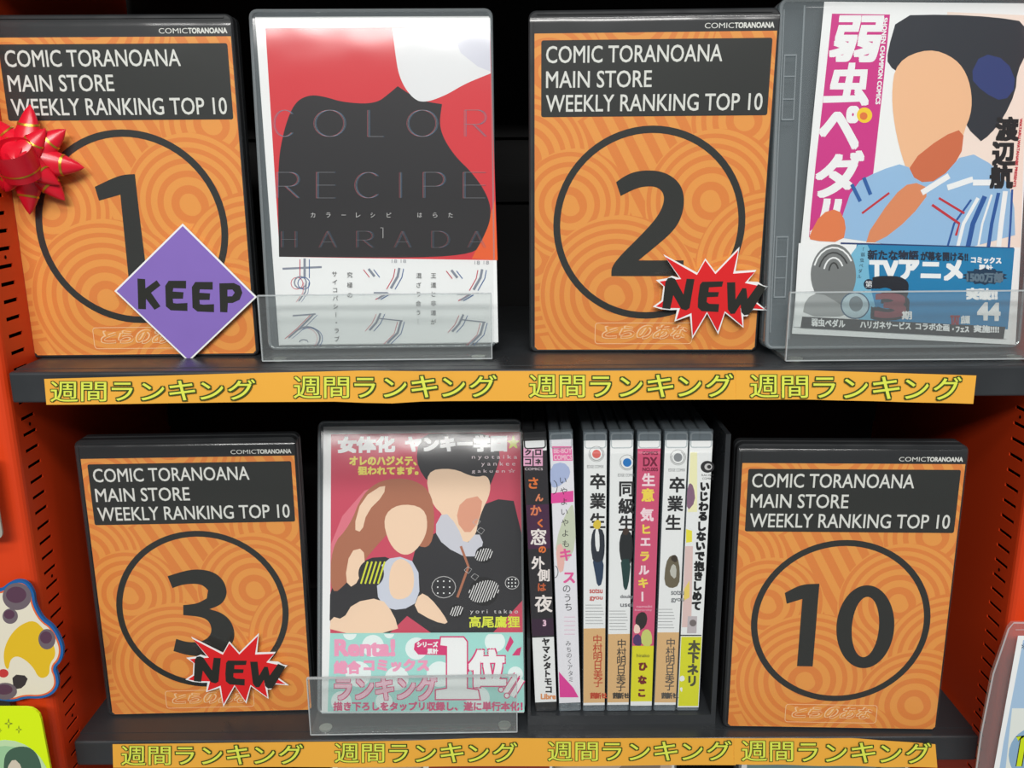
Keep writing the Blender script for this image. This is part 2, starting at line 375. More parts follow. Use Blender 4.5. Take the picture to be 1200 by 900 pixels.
# ------------------------------------------------------------------ numbered ranking cases
M_INKD = mat('charcoal_print', (46, 48, 46), .5, .3, noise=.05, nscale=30)
M_INKW = mat('pale_print_lettering', (226, 228, 222), .55, .3)
mm = .001
def R4(x0, z0, x1, z1): return [(x0 * mm, z1 * mm), (x1 * mm, z1 * mm), (x1 * mm, z0 * mm), (x0 * mm, z0 * mm)]
M_LOGO = ink(250, 206, 156)
M_HEAD = mat('charcoal_header', (38, 40, 42), .5, .35, noise=.05, nscale=30)
def ranking_case(pose, label, numeral):
    t = Thing('ranking_case', label, 'display case', pose[:3], pose[3], pose[4], group='black ranking cases with orange sheets')
    W, H, DP = .135, .190, .0145
    g = Geo(); g.prism(rrect(0, 0, W, H, .004), 0, DP / 2 - .0004, M_BLACK, .0009); g.build('front_shell', t.o)
    g = Geo(); g.prism(rrect(0, 0, W, H, .004), DP / 2 + .0004, DP, M_BLACK, .0009)
    g.box(.003, W - .003, DP / 2 - .001, DP / 2 + .001, .003, H - .003, M_GROOVE); g.build('back_shell', t.o)
    g = Geo()                                                         # hinge grooves beside the spine and a raised rim
    g.box(.0022, .0028, -.0003, .0002, .004, H - .004, M_GROOVE)
    g.prism(rrect(.0045, H - .0022, W - .0045, H - .0010, .0004, 2), -.0006, .0005, M_BLACK)
    g.build('spine_hinge', t.o)
    y0 = -.0003
    s = Print(t, y0)
    s.P([(3.2 * mm, 3.4 * mm)] + [(3.2 * mm, 178.4 * mm), (133.6 * mm, 178.4 * mm)] + [(133.6 * mm, 3.4 * mm), (132 * mm, 1.8 * mm), (4.8 * mm, 1.8 * mm)], M_SWIRL, px=False)
    s.P(R4(3.0, 178.4, 133.6, 187.2), M_HEAD, px=False)
    sheet = s.build('insert_sheet', t.o)
    s = Print(t, y0 - .00015)
    s.quadtext('COMIC', R4(94.8, 180.0, 110.4, 182.7), M_INKW, px=False); s.quadtext('TORANOANA', R4(110.8, 180.0, 131.8, 182.7), M_INKW, .00012, px=False)
    s.build('header_lettering', sheet)
    s = Print(t, y0 - .00015)
    s.P(rrect(6.9 * mm, 135.0 * mm, 131.4 * mm, 174.9 * mm, .0012), M_INKD, px=False)
    s.quadtext('COMIC TORANOANA', R4(9.6, 163.2, 105, 171.9), M_INKW, .00008, px=False)
    s.quadtext('MAIN STORE', R4(9.6, 150.3, 67.3, 159.0), M_INKW, .00008, px=False)
    s.quadtext('WEEKLY RANKING TOP 10', R4(9.6, 137.7, 128.3, 146.6), M_INKW, .00008, px=False)
    s.build('title_panel', sheet)
    s = Print(t, y0 - .00015); cx, cz = 68.6 * mm, 75.3 * mm; V = []; n = 72
    for k in range(n):
        a = 2 * math.pi * k / n; V += [(cx + .0547 * math.cos(a), s.y, cz + .0547 * math.sin(a)), (cx + .0508 * math.cos(a), s.y, cz + .0508 * math.sin(a))]
    s.raw(V, [(2 * k, 2 * k + 1, (2 * k + 3) % (2 * n), (2 * k + 2) % (2 * n)) for k in range(n)], M_INKD)
    s.build('number_ring', sheet)
    s = Print(t, y0 - .0002)
    for pts, hole, sm in numeral:
        s.P(smoothc(pts), M_INKD)
        if hole: s.P(hole, M_SWIRL)
    s.build('numeral', sheet)
    s = Print(t, y0 - .00015)                                         # outlined shop logo at the foot of the sheet
    o = rrect(38.8 * mm, 5.2 * mm, 96.4 * mm, 18.2 * mm, .002); q = inset(o, .0004)
    V = [(x, s.y, z) for x, z in o] + [(x, s.y, z) for x, z in q]; n = len(o)
    s.raw(V, [(k, (k + 1) % n, n + (k + 1) % n, n + k) for k in range(n)], M_LOGO)
    for i, ch in enumerate('とらのあな'):
        x = 43 + i * 10; q = [((x + 2.6) * mm, .0163), ((x + 10.8) * mm, .0163), ((x + 8.4) * mm, .0086), (x * mm, .0086)]
        if i < 2: q = [((x + 1.8) * mm, .0158), ((x + 9.8) * mm, .0158), ((x + 8.2) * mm, .0090), (x * mm, .0090)]
        s.quadtext(ch, q, M_LOGO, .00050, px=False)
        q2 = [(a + (.0006 if j in (0, 1) else .0001), b) for j, (a, b) in enumerate(q)]
        s.quadtext(ch, q2, M_SWIRL, .00012, px=False)
    s.build('logo_mark', sheet)
    # clear sleeve over the print; its top edge rolls back over the case
    xs = [.0008, W - .0008]; prof = [(.0008, .0012), (-.0014, .0035), (-.0014, .1835), (-.0011, .1858), (-.0003, .1875), (.0010, .1886)]
    V = []
    for y, z in prof: V += [(xs[0], y, z), (xs[1], y, z)]
    mesh('clear_sleeve', V, [(2 * i, 2 * i + 1, 2 * i + 3, 2 * i + 2) for i in range(len(prof) - 1)], M_FILM, t.o, smooth=True)
    return t
def zm(pts, fx, ox, oy): return [(x * fx + ox, y * fx + oy) for x, y in pts]
N1 = [([(111, 219), (140, 205), (158, 204), (163, 250), (173, 329), (151, 329), (141, 228), (116, 235)], None, 0)]
N2 = [(zm([(328, 268), (360, 245), (400, 228), (450, 223), (500, 228), (545, 250), (575, 285), (585, 330), (580, 380), (560, 430), (520, 475), (412, 563),
           (582, 563), (582, 622), (310, 622), (310, 578), (440, 450), (490, 390), (510, 340), (505, 305), (480, 285), (440, 283), (400, 292), (345, 320)], .3111, 620, 130), None, 0)]
N3 = [(zm([(620, 48), (690, 26), (740, 22), (790, 32), (825, 60), (840, 100), (835, 130), (815, 155), (775, 170), (820, 183), (855, 213), (870, 260), (860, 300), (825, 330),
           (770, 345), (700, 343), (642, 325), (652, 280), (690, 292), (735, 293), (770, 278), (785, 250), (775, 215), (745, 198), (678, 192), (678, 155), (730, 150), (765, 130),
           (770, 100), (750, 80), (715, 75), (670, 80), (638, 92)], .3167, 0, 660), None, 0)]
N10 = [(zm([(315, 110), (375, 78), (443, 76), (418, 382), (360, 381), (380, 132), (322, 150)], .3167, 820, 660), None, 0),
       (zm(ell(613, 235, 107, 154, 40, D(5)), .3167, 820, 660), zm(ell(613, 236, 50, 112, 36, D(5)), .3167, 820, 660), 0)]
C1 = ranking_case((-.2866, .5128, -.111, .74, 0), 'black case with orange ranking sheet number 1, upper shelf left', N1)
C2 = ranking_case((.0095, .5195, -.111, -1.69, -2.4), 'black case with orange ranking sheet number 2, upper shelf middle', N2)
C3 = ranking_case((-.2694, .5134, -.3535, 1.73, .8), 'black case with orange ranking sheet number 3, lower shelf left', N3)
C10 = ranking_case((.1325, .4975, -.3535, -2.09, .94), 'black case with orange ranking sheet number 10, lower shelf right', N10)

# ------------------------------------------------------------------ clear cases
def clear_shell(t, W, H, DP, spine=.0, black=False):
    mc, mr = (M_BLACK, M_BLACK) if black else (M_CLEAR, M_RIM)
    g = Geo(); g.prism(rrect(0, 0, W, H, .0045), 0, DP / 2 - .0003, mc, .0008); g.build('front_shell', t.o)
    g = Geo(); g.prism(rrect(0, 0, W, H, .0045), DP / 2 + .0003, DP, mc, .0008); g.build('back_shell', t.o)
    g = Geo()                                                        # raised rim around the front
    o = rrect(.0003, .0003, W - .0003, H - .0003, .0043); q = inset(o, .0016); n = len(o)
    V = [(x, -.0002, z) for x, z in o] + [(x, -.0007, z) for x, z in inset(o, .0007)] + [(x, -.0002, z) for x, z in q]
    g.raw(V, [(k + j * n, (k + 1) % n + j * n, n * (j + 1) + (k + 1) % n, n * (j + 1) + k) for j in range(2) for k in range(n)], mr)
    g.build('rim', t.o)
    if spine:
        g = Geo()
        g.box(spine - .0005, spine + .0004, -.0009, 0, .006, H - .004, mr)
        g.box(.0022, .0028, -.0008, 0, .01, H - .006, mr)
        for z0 in (.030, .128): 
            g.box(.0035, spine - .003, -.0010, 0, z0, z0 + .0008, mr); g.box(.0035, spine - .003, -.0010, 0, z0 + .034, z0 + .0348, mr)
            g.box(.0035, .0041, -.0010, 0, z0, z0 + .034, mr); g.box(spine - .0036, spine - .003, -.0010, 0, z0, z0 + .034, mr)
            g.box(.0035, spine - .003, -.0008, 0, z0 + .011, z0 + .0116, mr); g.box(.0035, spine - .003, -.0008, 0, z0 + .023, z0 + .0236, mr)
        g.build('hinge_tab', t.o)
def film(t, x0, x1, z0, z1, dy=-.0016):
    prof = [(.0002, z0), (dy, z0 + .0012), (dy, z1 - .0045), (dy * .8, z1 - .0022), (dy * .3, z1 - .0006), (.0004, z1)]
    V = []
    for y, z in prof: V += [(x0, y, z), (x1, y, z)]
    mesh('clear_sleeve', V, [(2 * i, 2 * i + 1, 2 * i + 3, 2 * i + 2) for i in range(len(prof) - 1)], M_FILM, t.o, smooth=True)
RED = ink(214, 54, 62); BLK = ink(38, 37, 40); WHT = M_PAPER

# --- red cover with thin spaced capitals
CR = Thing('comic_case', 'clear case with red and black comic cover under thin spaced capitals', 'comic case', (-.1449, .5116, -.1068), 1.4, 3.7, group='clear comic cases shown cover out')
clear_shell(CR, .135, .19, .0145)
s = Print(CR, -.0004)
s.P([(299, 20), (573, 19), (583, 402), (327, 405)], WHT)
s.P([(311, 33), (574, 31), (583, 305), (328, 301)], RED)
s.P([(553, 303), (568, 272), (580, 235), (583, 305)], ink(236, 98, 44))
s.P(smoothc([(327, 301), (325, 195), (333, 150), (345, 120), (362, 111), (380, 113), (402, 120), (440, 122), (458, 108), (466, 101), (492, 118), (518, 122), (514, 150), (530, 180), (556, 205), (573, 232), (576, 255), (566, 280), (552, 303)], 3, 60), BLK)
s.P(smoothc([(460, 33), (463, 62), (468, 92), (482, 114), (496, 121), (522, 112), (545, 98), (575, 86), (574, 31)]), ink(232, 234, 236))
s.P([(528, 32), (540, 62), (560, 78), (575, 84), (574, 31)], ink(214, 216, 228))
TR_ = [ink(176, 90, 104), ink(140, 142, 148), ink(84, 118, 150)]
def letter(ch, x0, y0, x1, y1):
    X = lambda a: x0 + (x1 - x0) * a; Y_ = lambda b: y0 + (y1 - y0) * b
    L_ = []
    if ch == 'C': L_ = [[(X(.5 + .5 * math.cos(D(a))), Y_(.5 + .5 * math.sin(D(a)))) for a in range(45, 316, 15)]]
    if ch == 'O': L_ = [[(X(.5 + .5 * math.cos(D(a))), Y_(.5 + .5 * math.sin(D(a)))) for a in range(0, 361, 15)]]
    if ch == 'L': L_ = [[(X(0), Y_(0)), (X(0), Y_(1))], [(X(0), Y_(1)), (X(1), Y_(1))]]
    if ch == 'I': L_ = [[(X(.5), Y_(0)), (X(.5), Y_(1))]]
    if ch == 'H': L_ = [[(X(0), Y_(0)), (X(0), Y_(1))], [(X(1), Y_(0)), (X(1), Y_(1))], [(X(0), Y_(.5)), (X(1), Y_(.5))]]
    if ch == 'E': L_ = [[(X(0), Y_(0)), (X(0), Y_(1))]] + [[(X(0), Y_(k)), (X(1), Y_(k))] for k in (0, .5, 1)]
    if ch == 'A': L_ = [[(X(0), Y_(1)), (X(.5), Y_(0))], [(X(.5), Y_(0)), (X(1), Y_(1))], [(X(.2), Y_(.66)), (X(.8), Y_(.66))]]
    if ch == 'D': L_ = [[(X(0), Y_(0)), (X(0), Y_(1))], [(X(0), Y_(0))] + [(X(.4 + .6 * math.cos(D(a))), Y_(.5 + .5 * math.sin(D(a)))) for a in range(-90, 91, 15)] + [(X(0), Y_(1))]]
    if ch in 'PR':
        L_ = [[(X(0), Y_(0)), (X(0), Y_(1))], [(X(0), Y_(0))] + [(X(.6 + .4 * math.cos(D(a))), Y_(.27 + .27 * math.sin(D(a)))) for a in range(-90, 91, 18)] + [(X(0), Y_(.54))]]
        if ch == 'R': L_.append([(X(.4), Y_(.54)), (X(1), Y_(1))])
    return L_
s.k += 1
for word, y0, y1, xs in (('COLOR', 129, 160, [(321, 346), (369, 404), (432, 449), (478, 512), (545, 569)]),
                         ('RECIPE', 202, 232, [(325, 350), (372, 392), (417, 447), (466, 473), (497, 521), (544, 568)]),
                         ('HARADA', 271, 290, [(331, 347), (375, 394), (419, 437), (463, 481), (507, 526), (549, 568)])):
    for ch, (x0, x1) in zip(word, xs):
        for j, dx in ((0, -1.3), (2, 1.3), (1, 0)):
            for L_ in letter(ch, x0 + dx, y0, x1 + dx, y1): s.S(L_, .00020 if y0 < 260 else .00011, TR_[j], same=(j == 2))
GL = ink(205, 205, 205)
for ch, x in zip('カラーレシピはらた', (367, 385, 403, 420, 437, 456, 492, 510, 528)): 
    y = 252; s.T(ch, x - 2.6, y - (2.8 if ch != 'ー' else .3), x + 2.6, y + (2.8 if ch != 'ー' else .3), GL)
s.S([(446, 267), (449, 267), (449, 279)], .0003, GL)
s.build('cover_sheet', CR.o)
s = Print(CR, -.0011)                                                # white paper band around the foot of the cover
s.P([(327, 301.5), (582, 305), (584, 401), (328, 404)], WHT)
KR, KG, KB = ink(196, 62, 84), ink(134, 142, 156), ink(52, 92, 150); K = ink(60, 60, 62)
def tri(path, dx=4, w=(.0005, .0014, .0005)):
    for j, m_ in enumerate((KR, KG, KB)): s.S([(x + (j - 1) * dx, y + abs(j - 1)) for x, y in path], w[j], m_)
s.S([(331, 315), (377, 313)], .0012, KG); tri([(357, 303), (357, 325)], 5.5)
tri(arc(352, 331, 7, 7, 0, 360), 4, (.0004, .0008, .0005)); tri([(359, 330), (358, 342), (350, 353)], 3, (.0003, .0008, .0003))
s.S([(343, 370), (370, 368)], .0009, KG); tri([(368, 368), (352, 384), (338, 396)], 4, (.0004, .0010, .0003)); tri(arc(360, 396, 15, 13, -130, 40), 3, (.0002, .0010, .0004)); s.S(arc(356, 401, 5, 3, 180, 360), .0006, KG)
for dx in (0, 97):
    dy = dx * .015
    tri([(432 + dx, 315 + dy), (439 + dx, 324 + dy)], 6)
    tri([(468 + dx, 314 + dy), (466 + dx, 324 + dy), (458 + dx, 338 + dy)], 5)
    tri([(455 + dx, 343 + dy), (443 + dx, 350 + dy)], 3, (.0006, .0010, .0006))
    s.S([(438 + dx, 343 + dy), (454 + dx, 343 + dy)], .0008, KG)
    tri([(446 + dx, 367 + dy), (441 + dx, 378 + dy), (433 + dx, 387 + dy)], 5, (.0003, .0012, .0004))
    s.S([(444 + dx, 373 + dy), (472 + dx, 376 + dy)], .0006, KG)
    tri([(470 + dx, 376 + dy), (466 + dx, 390 + dy), (454 + dx, 402 + dy)], 4, (.0003, .0013, .0004))
    s.T('18 18', 459 + dx, 304 + dy, 476 + dx, 308 + dy, ink(170, 174, 180))
s.V('究極の', (410, 322), (410, 346), 6.5, K); s.V('サイコパシー・ラブ', (392, 321), (395, 397), 6.5, K)
s.V('王道と非道が', (508, 323), (508, 377), 6.5, K); s.V('混ざり合う…', (491, 323), (490, 377), 6.5, K)
s.build('paper_band', CR.o)
film(CR, .0025, .1335, .0015, .1885, -.0020)

# --- wide clear case with the cycling comic
CY = Thing('comic_case', 'wide clear case with magenta title bar and blue band, upper shelf right', 'comic case', (.1455, .5025, -.1067), .4, 4.0, group='clear comic cases shown cover out')
clear_shell(CY, .1485, .192, .0135, spine=.0135)
s = Print(CY, -.0012)
s.P([(966, 2), (1212, 4), (1190, 404), (928, 391)], WHT)
s.P([(1110, 14), (1205, 18), (1196, 290), (1110, 286)], ink(243, 226, 214))
MG = ink(206, 52, 136)
s.P([(975, 16), (1043, 17), (1036, 90), (1026, 180), (1020, 232), (948, 278), (950, 250), (956, 190), (964, 120)], MG)
for ch, q in (('弱', [(984, 20), (1035, 20), (1026, 71), (971, 71)]), ('虫', [(978, 76), (1020, 75), (1016, 122), (965, 121)]),
              ('ペ', [(965, 126), (1008, 126), (1004, 174), (960, 168)]), ('ダ', [(962, 180), (1012, 178), (1006, 230), (953, 230)]),
              ('ル', [(957, 234), (1002, 236), (992, 276), (950, 276)])): s.quadtext(ch, q, WHT, .0009)
s.E(1013, 135, 9, 9, ink(244, 206, 50)); s.E(1012, 136, 4.5, 4.5, ink(226, 120, 60))
s.quadtext('SHONEN CHAMPION COMICS', [(1040, 21), (1031, 122), (1026, 122), (1035, 21)], WHT, .00012)
# plain colour masses standing in for the drawn artwork
s.P([(1040, 60), (1052, 18), (1110, 17), (1165, 20), (1204, 26), (1203, 62), (1192, 84), (1190, 108), (1176, 138), (1160, 158), (1146, 168), (1110, 110), (1060, 90), (1040, 76)], ink(44, 48, 56), sm=1)
s.P([(1150, 62), (1180, 70), (1192, 100), (1176, 120), (1152, 108), (1136, 90)], ink(48, 62, 118), sm=1)
s.P([(1050, 72), (1088, 56), (1120, 68), (1136, 92), (1140, 128), (1128, 158), (1122, 192), (1080, 232), (1064, 206), (1050, 160), (1044, 112)], ink(240, 190, 148), sm=2)
s.P([(1104, 160), (1130, 150), (1126, 186), (1090, 222), (1066, 216), (1066, 190)], ink(206, 110, 72), sm=1)
s.P([(984, 262), (1000, 216), (1030, 200), (1062, 190), (1074, 214), (1100, 212), (1132, 176), (1168, 196), (1188, 228), (1190, 291), (985, 284)], ink(150, 190, 226), sm=1)
s.P([(1046, 230), (1068, 212), (1092, 222), (1066, 256), (1030, 284), (1010, 284)], ink(222, 140, 96), sm=1)
s.P([(948, 276), (962, 250), (982, 244), (992, 262), (988, 284), (950, 282)], ink(226, 126, 76), sm=1)
for a in range(7): s.S([(1110 + a * 12, 290), (1118 + a * 11, 262), (1138 + a * 8, 234 - a * 2)], .0012 + .0008 * (a % 3), (ink(40, 88, 158), WHT)[a % 2])
for a in range(3): s.S([(1080 + a * 30, 226 - a * 6), (1112 + a * 28, 206 + a * 4)], .0032, WHT)
s.S([(1010, 250), (1042, 226)], .0012, ink(196, 50, 60)); s.S([(1092, 240), (1124, 262), (1120, 276)], .0014, ink(196, 50, 60)); s.S([(1100, 232), (1130, 250)], .0012, ink(196, 50, 60))
s.S([(998, 216), (1008, 236)], .002, ink(44, 96, 164)); s.S([(1012, 208), (1020, 228)], .002, ink(44, 96, 164))
s.P([(985, 284), (1188, 290), (1186, 296), (985, 290)], ink(40, 60, 110))
for ch, (x, y) in zip('渡辺航', ((1180, 151), (1176, 180), (1173, 207))): s.T(ch, x - 12.5, y - 13, x + 12.5, y + 13, ink(30, 30, 32), .0006)
s.quadtext('WATARU WATANABE PRESENTS', [(1198, 139), (1190, 219), (1187, 219), (1195, 139)], ink(200, 40, 60), .00008)
s.build('cover_sheet', CY.o)
s = Print(CY, -.0019)
s.P([(936, 285), (1189, 291), (1180, 397), (930, 383)], WHT)
s.P([(1004, 286.5), (1189, 291), (1181, 386), (1010, 377), (996, 330)], ink(28, 128, 178))
s.P([(1000, 287), (1022, 287), (1016, 320), (1030, 377), (1000, 375), (990, 330)], ink(120, 186, 214), sm=1)
s.P([(948, 324), (955, 298), (972, 285), (990, 288), (1002, 306), (1004, 332), (992, 356), (978, 362), (958, 352)], ink(120, 124, 124), sm=2)
for a in range(4): s.S(arc(977, 322, 24 - a * 6, 32 - a * 6, 200, 330, 8), .0009, (WHT, ink(60, 62, 62))[a % 2])
s.P([(940, 371), (944, 350), (960, 342), (985, 356), (998, 371)], ink(160, 164, 164), sm=1)
s.E(1002, 358, 17, 16, ink(52, 84, 110)); s.E(1002, 358, 15.5, 14.5, ink(176, 198, 206)); s.E(1003, 356, 8, 9, ink(110, 124, 130))
s.P([(940, 371), (1178, 383), (1176, 397), (938, 384)], ink(50, 52, 54))
NV = ink(28, 40, 60)
s.T('新たな物語', 1017, 293, 1076, 304, NV, .00022, 1); s.T('が幕を開ける!!', 1079, 295, 1134, 305, NV, .0002, 1)
s.T('TVアニメ', 1020, 304, 1127, 326, WHT, .0007, 2)
s.V('「弱虫ペダル', (1012, 292), (1007, 324), 5, NV)
s.T('コミックス', 1138, 301, 1173, 308, WHT, .0002, 1); s.T('累計', 1147, 310, 1163, 317, WHT, .00015, .5)
st = []
for k in range(28):
    a = D(k * 360 / 28); r = 1 if k % 2 else .82; st.append((1154 + 27 * r * math.cos(a), 324 + 10 * r * math.sin(a)))
s.P(st, ink(26, 58, 84)); s.T('1500万部', 1133, 319, 1175, 330, ink(96, 120, 136), .0003, 1)
s.T('突破!!', 1133, 338, 1168, 350, WHT, .0005, 1); s.T('44', 1146, 355, 1171, 374, WHT, .0006, 1)
s.E(1018, 333, 6, 6, NV); s.T('第', 1014, 329, 1022, 337, WHT)
s.T('3', 1024, 327, 1062, 372, ink(30, 34, 44), .0018); s.T('3', 1026, 345, 1060, 371, ink(128, 60, 72), .0008); s.T('期', 1057, 365, 1068, 374, WHT, .0002)
s.T('弱虫ペダル', 951, 373, 990, 382, WHT, .00015, 2); s.T('ハリガネサービス', 1008, 376, 1067, 384, WHT, .00015, 2)
s.T('コラボ企画', 1073, 378, 1112, 386, WHT, .00015, 2); s.T('・フェス', 1116, 383, 1135, 389, WHT, .0002, 0); s.T('TAT', 1114, 370, 1124, 380, ink(150, 40, 50), .0003); s.T('店頭', 1126, 370, 1136, 379, WHT, .0002)
s.T('実施!!!!', 1141, 381, 1170, 389, WHT, .0002, 1)
s.build('paper_band', CY.o)
film(CY, .0135, .1475, .0015, .1905, -.0027)

# --- pink school comic leaning back
PK = Thing('comic_case', 'clear case with pink comic cover and mint band, lower shelf, leaning back', 'comic case', (-.1289, .5034, -.3459), .8, 17.4, group='clear comic cases shown cover out')
clear_shell(PK, .135, .19, .0145)
s = Print(PK, -.0004)
s.P([(379, 500), (609, 497), (614, 835), (377, 836)], WHT)
s.P([(388, 509), (610, 506), (613, 742), (387, 742)], ink(206, 74, 98))
s.P([(388, 620), (440, 560), (470, 590), (430, 650), (388, 690)], ink(226, 120, 136), sm=1)
DK = ink(44, 44, 48); BR = ink(176, 112, 84); SK = ink(246, 214, 184); SKD = ink(226, 160, 132)
s.P([(470, 742), (482, 650), (500, 628), (545, 612), (575, 584), (611, 588), (613, 742)], DK, sm=1)
s.P([(386, 742), (387, 682), (410, 664), (445, 650), (470, 660), (480, 742)], DK, sm=1)
s.P([(488, 530), (494, 509), (530, 507), (575, 508), (588, 530), (578, 562), (566, 584), (540, 566), (502, 566), (490, 548)], DK, sm=1)
s.P([(498, 552), (530, 548), (556, 560), (572, 556), (576, 576), (562, 604), (556, 634), (530, 640), (522, 606), (505, 590)], SK, sm=2)
s.P([(540, 586), (566, 580), (562, 610), (548, 628), (534, 610)], SKD, sm=1)
s.P([(520, 598), (536, 616), (545, 640), (560, 622), (568, 640), (552, 656), (520, 640), (508, 620)], ink(206, 208, 218), sm=1)
s.P([(387, 700), (388, 640), (410, 616), (424, 580), (446, 562), (480, 560), (504, 574), (510, 604), (506, 642), (486, 640), (470, 610), (440, 640), (410, 680)], BR, sm=2)
s.P([(448, 606), (466, 590), (498, 594), (502, 622), (488, 646), (472, 652), (456, 638)], SK, sm=2)
s.P([(404, 680), (410, 646), (426, 642), (428, 664), (414, 690)], SK, sm=1); s.P([(414, 620), (424, 584), (452, 566), (450, 580), (430, 600), (424, 624)], SK, sm=1)
s.P([(440, 668), (462, 650), (490, 660), (492, 704), (470, 716), (444, 710)], ink(206, 212, 226), sm=1)
s.P([(456, 664), (470, 652), (486, 666), (484, 700), (456, 704)], SK, sm=2)
s.P([(386, 742), (388, 722), (402, 726), (414, 706), (446, 700), (462, 720), (468, 742)], SK, sm=1)
s.P([(484, 714), (492, 694), (504, 700), (520, 720), (526, 732), (508, 728)], SK, sm=1)
s.S([(540, 640), (549, 664), (536, 700)], .0016, BR)
YG = ink(216, 224, 60)
s.E(435, 672, 15, 16, DK)
for k in range(5): s.S([(423 + k * 5, 684), (431 + k * 5, 658)], .0011, YG)
for (cx, cy, r) in ((567, 650, 10), (567, 693, 17), (535, 716, 8)):
    s.E(cx, cy, r, r, ink(28, 28, 30))
    n = int(r / 2.6)
    for k in range(-n, n + 1):
        h = math.sqrt(max(0, r * r - (k * 2.8) ** 2)) * .85; s.S([(cx + k * 2.8 - h * .35, cy + h * .9), (cx + k * 2.8 + h * .35, cy - h * .9)], .0006, ink(226, 226, 226), same=k > -n)
for (cx, cy, r) in ((520, 688, 14), (600, 683, 8)):
    s.S(arc(cx, cy, r, r * .9, 0, 360, 16), .0004, ink(200, 200, 200))
    for k in range(9): s.E(cx - r * .5 + (k % 3) * r * .5, cy - r * .5 + (k // 3) * r * .5, .9, .9, WHT)
for (cx, cy) in ((558, 612), (563, 622), (548, 668), (556, 676)): s.S([(cx - 4, cy), (cx, cy - 4), (cx + 5, cy - 1), (cx + 1, cy + 4), (cx - 4, cy)], .0003, ink(190, 190, 190))
s.T('女体化', 397, 513, 462, 530, WHT, .0007, -1); s.T('ヤンキー学園', 476, 512, 593, 529, WHT, .0007, -1)
s.T('★', 595, 511, 608, 525, YG, .0003)
s.T('オレのハジメテ、', 410, 535, 488, 545, ink(240, 226, 110), .0003); s.T('狙われてます。', 420, 547, 490, 556, ink(240, 226, 110), .0003)
PL = ink(236, 220, 226)
s.T('n y o t a i k a', 553, 533, 606, 539, PL); s.T('y a n k e e', 564, 541, 604, 547, PL); s.T('g a k u e n ☆', 553, 549, 604, 555, PL)
s.T('y o r i   t a k a o', 551, 714, 607, 720, ink(220, 220, 220)); s.T('高尾鷹狸', 550, 722, 609, 735, ink(222, 232, 70), .00018)
s.build('cover_sheet', PK.o)
s = Print(PK, -.0013)
s.P([(387, 742), (613, 741), (614.5, 834), (384, 834)], ink(164, 222, 214))
for (cx, cy, r) in ((410, 742, 8), (437, 757, 13), (456, 742, 6), (488, 760, 13), (420, 790, 15), (465, 795, 14), (515, 790, 15), (580, 752, 12), (400, 822, 12), (450, 822, 10), (560, 818, 14), (604, 790, 9)):
    s.P([(x, min(max(y, 743), 833)) for x, y in ell(cx, cy, r, r)], ink(232, 246, 244))
PIN = ink(240, 160, 192); MGD = ink(216, 56, 118); PLT = ink(246, 196, 214)
s.T('Renta!', 393, 750, 462, 768, PIN, .0007)
s.T('総合', 392, 775, 422, 789, PIN, .0005); s.T('コミックス', 427, 773, 502, 786, PIN, .0005, 0)
for b_, m_ in ((.0010, MGD), (.0005, PLT)): s.T('ランキング', 393, 793, 511, 820, m_, b_)
s.P([(532, 749), (494, 749), (486, 754), (485, 761), (490, 767), (532, 768)], MGD)
s.T('シリーズ', 489, 752, 513, 758, WHT, .0002); s.T('累計', 501, 760, 513, 766, WHT, .0002)
one = [(517, 747), (543, 747), (547, 752), (547, 807), (560, 809), (562, 819), (511, 819), (511, 809), (524, 807), (524, 757), (516, 756)]
s.P(inset(one, -1.6), MGD); s.P(one, WHT)
for b_, m_ in ((.0020, MGD), (.0012, WHT)): s.T('位', 551, 763, 591, 803, m_, b_)
for q in ([(592, 760), (598, 745), (602, 752), (595, 764)], [(600, 768), (606, 760), (611, 758), (609, 768)]): s.P(q, MGD)
for (a, b) in (((606, 790), (592, 812)), ((612, 796), (600, 816))):
    s.S([a, b], .0046, MGD); s.S([a, b], .0032, WHT)
for c_ in ((587, 808), (594, 815)): s.E(*c_, 3.6, 3.6, MGD); s.E(*c_, 2.4, 2.4, WHT)
s.T('描き下ろしをタップリ収録し、遂に単行本化！', 391, 822.5, 612, 832.5, MGD, .00025)
s.build('paper_band', PK.o)
film(PK, .003, .1345, .0015, .1885, -.0026)

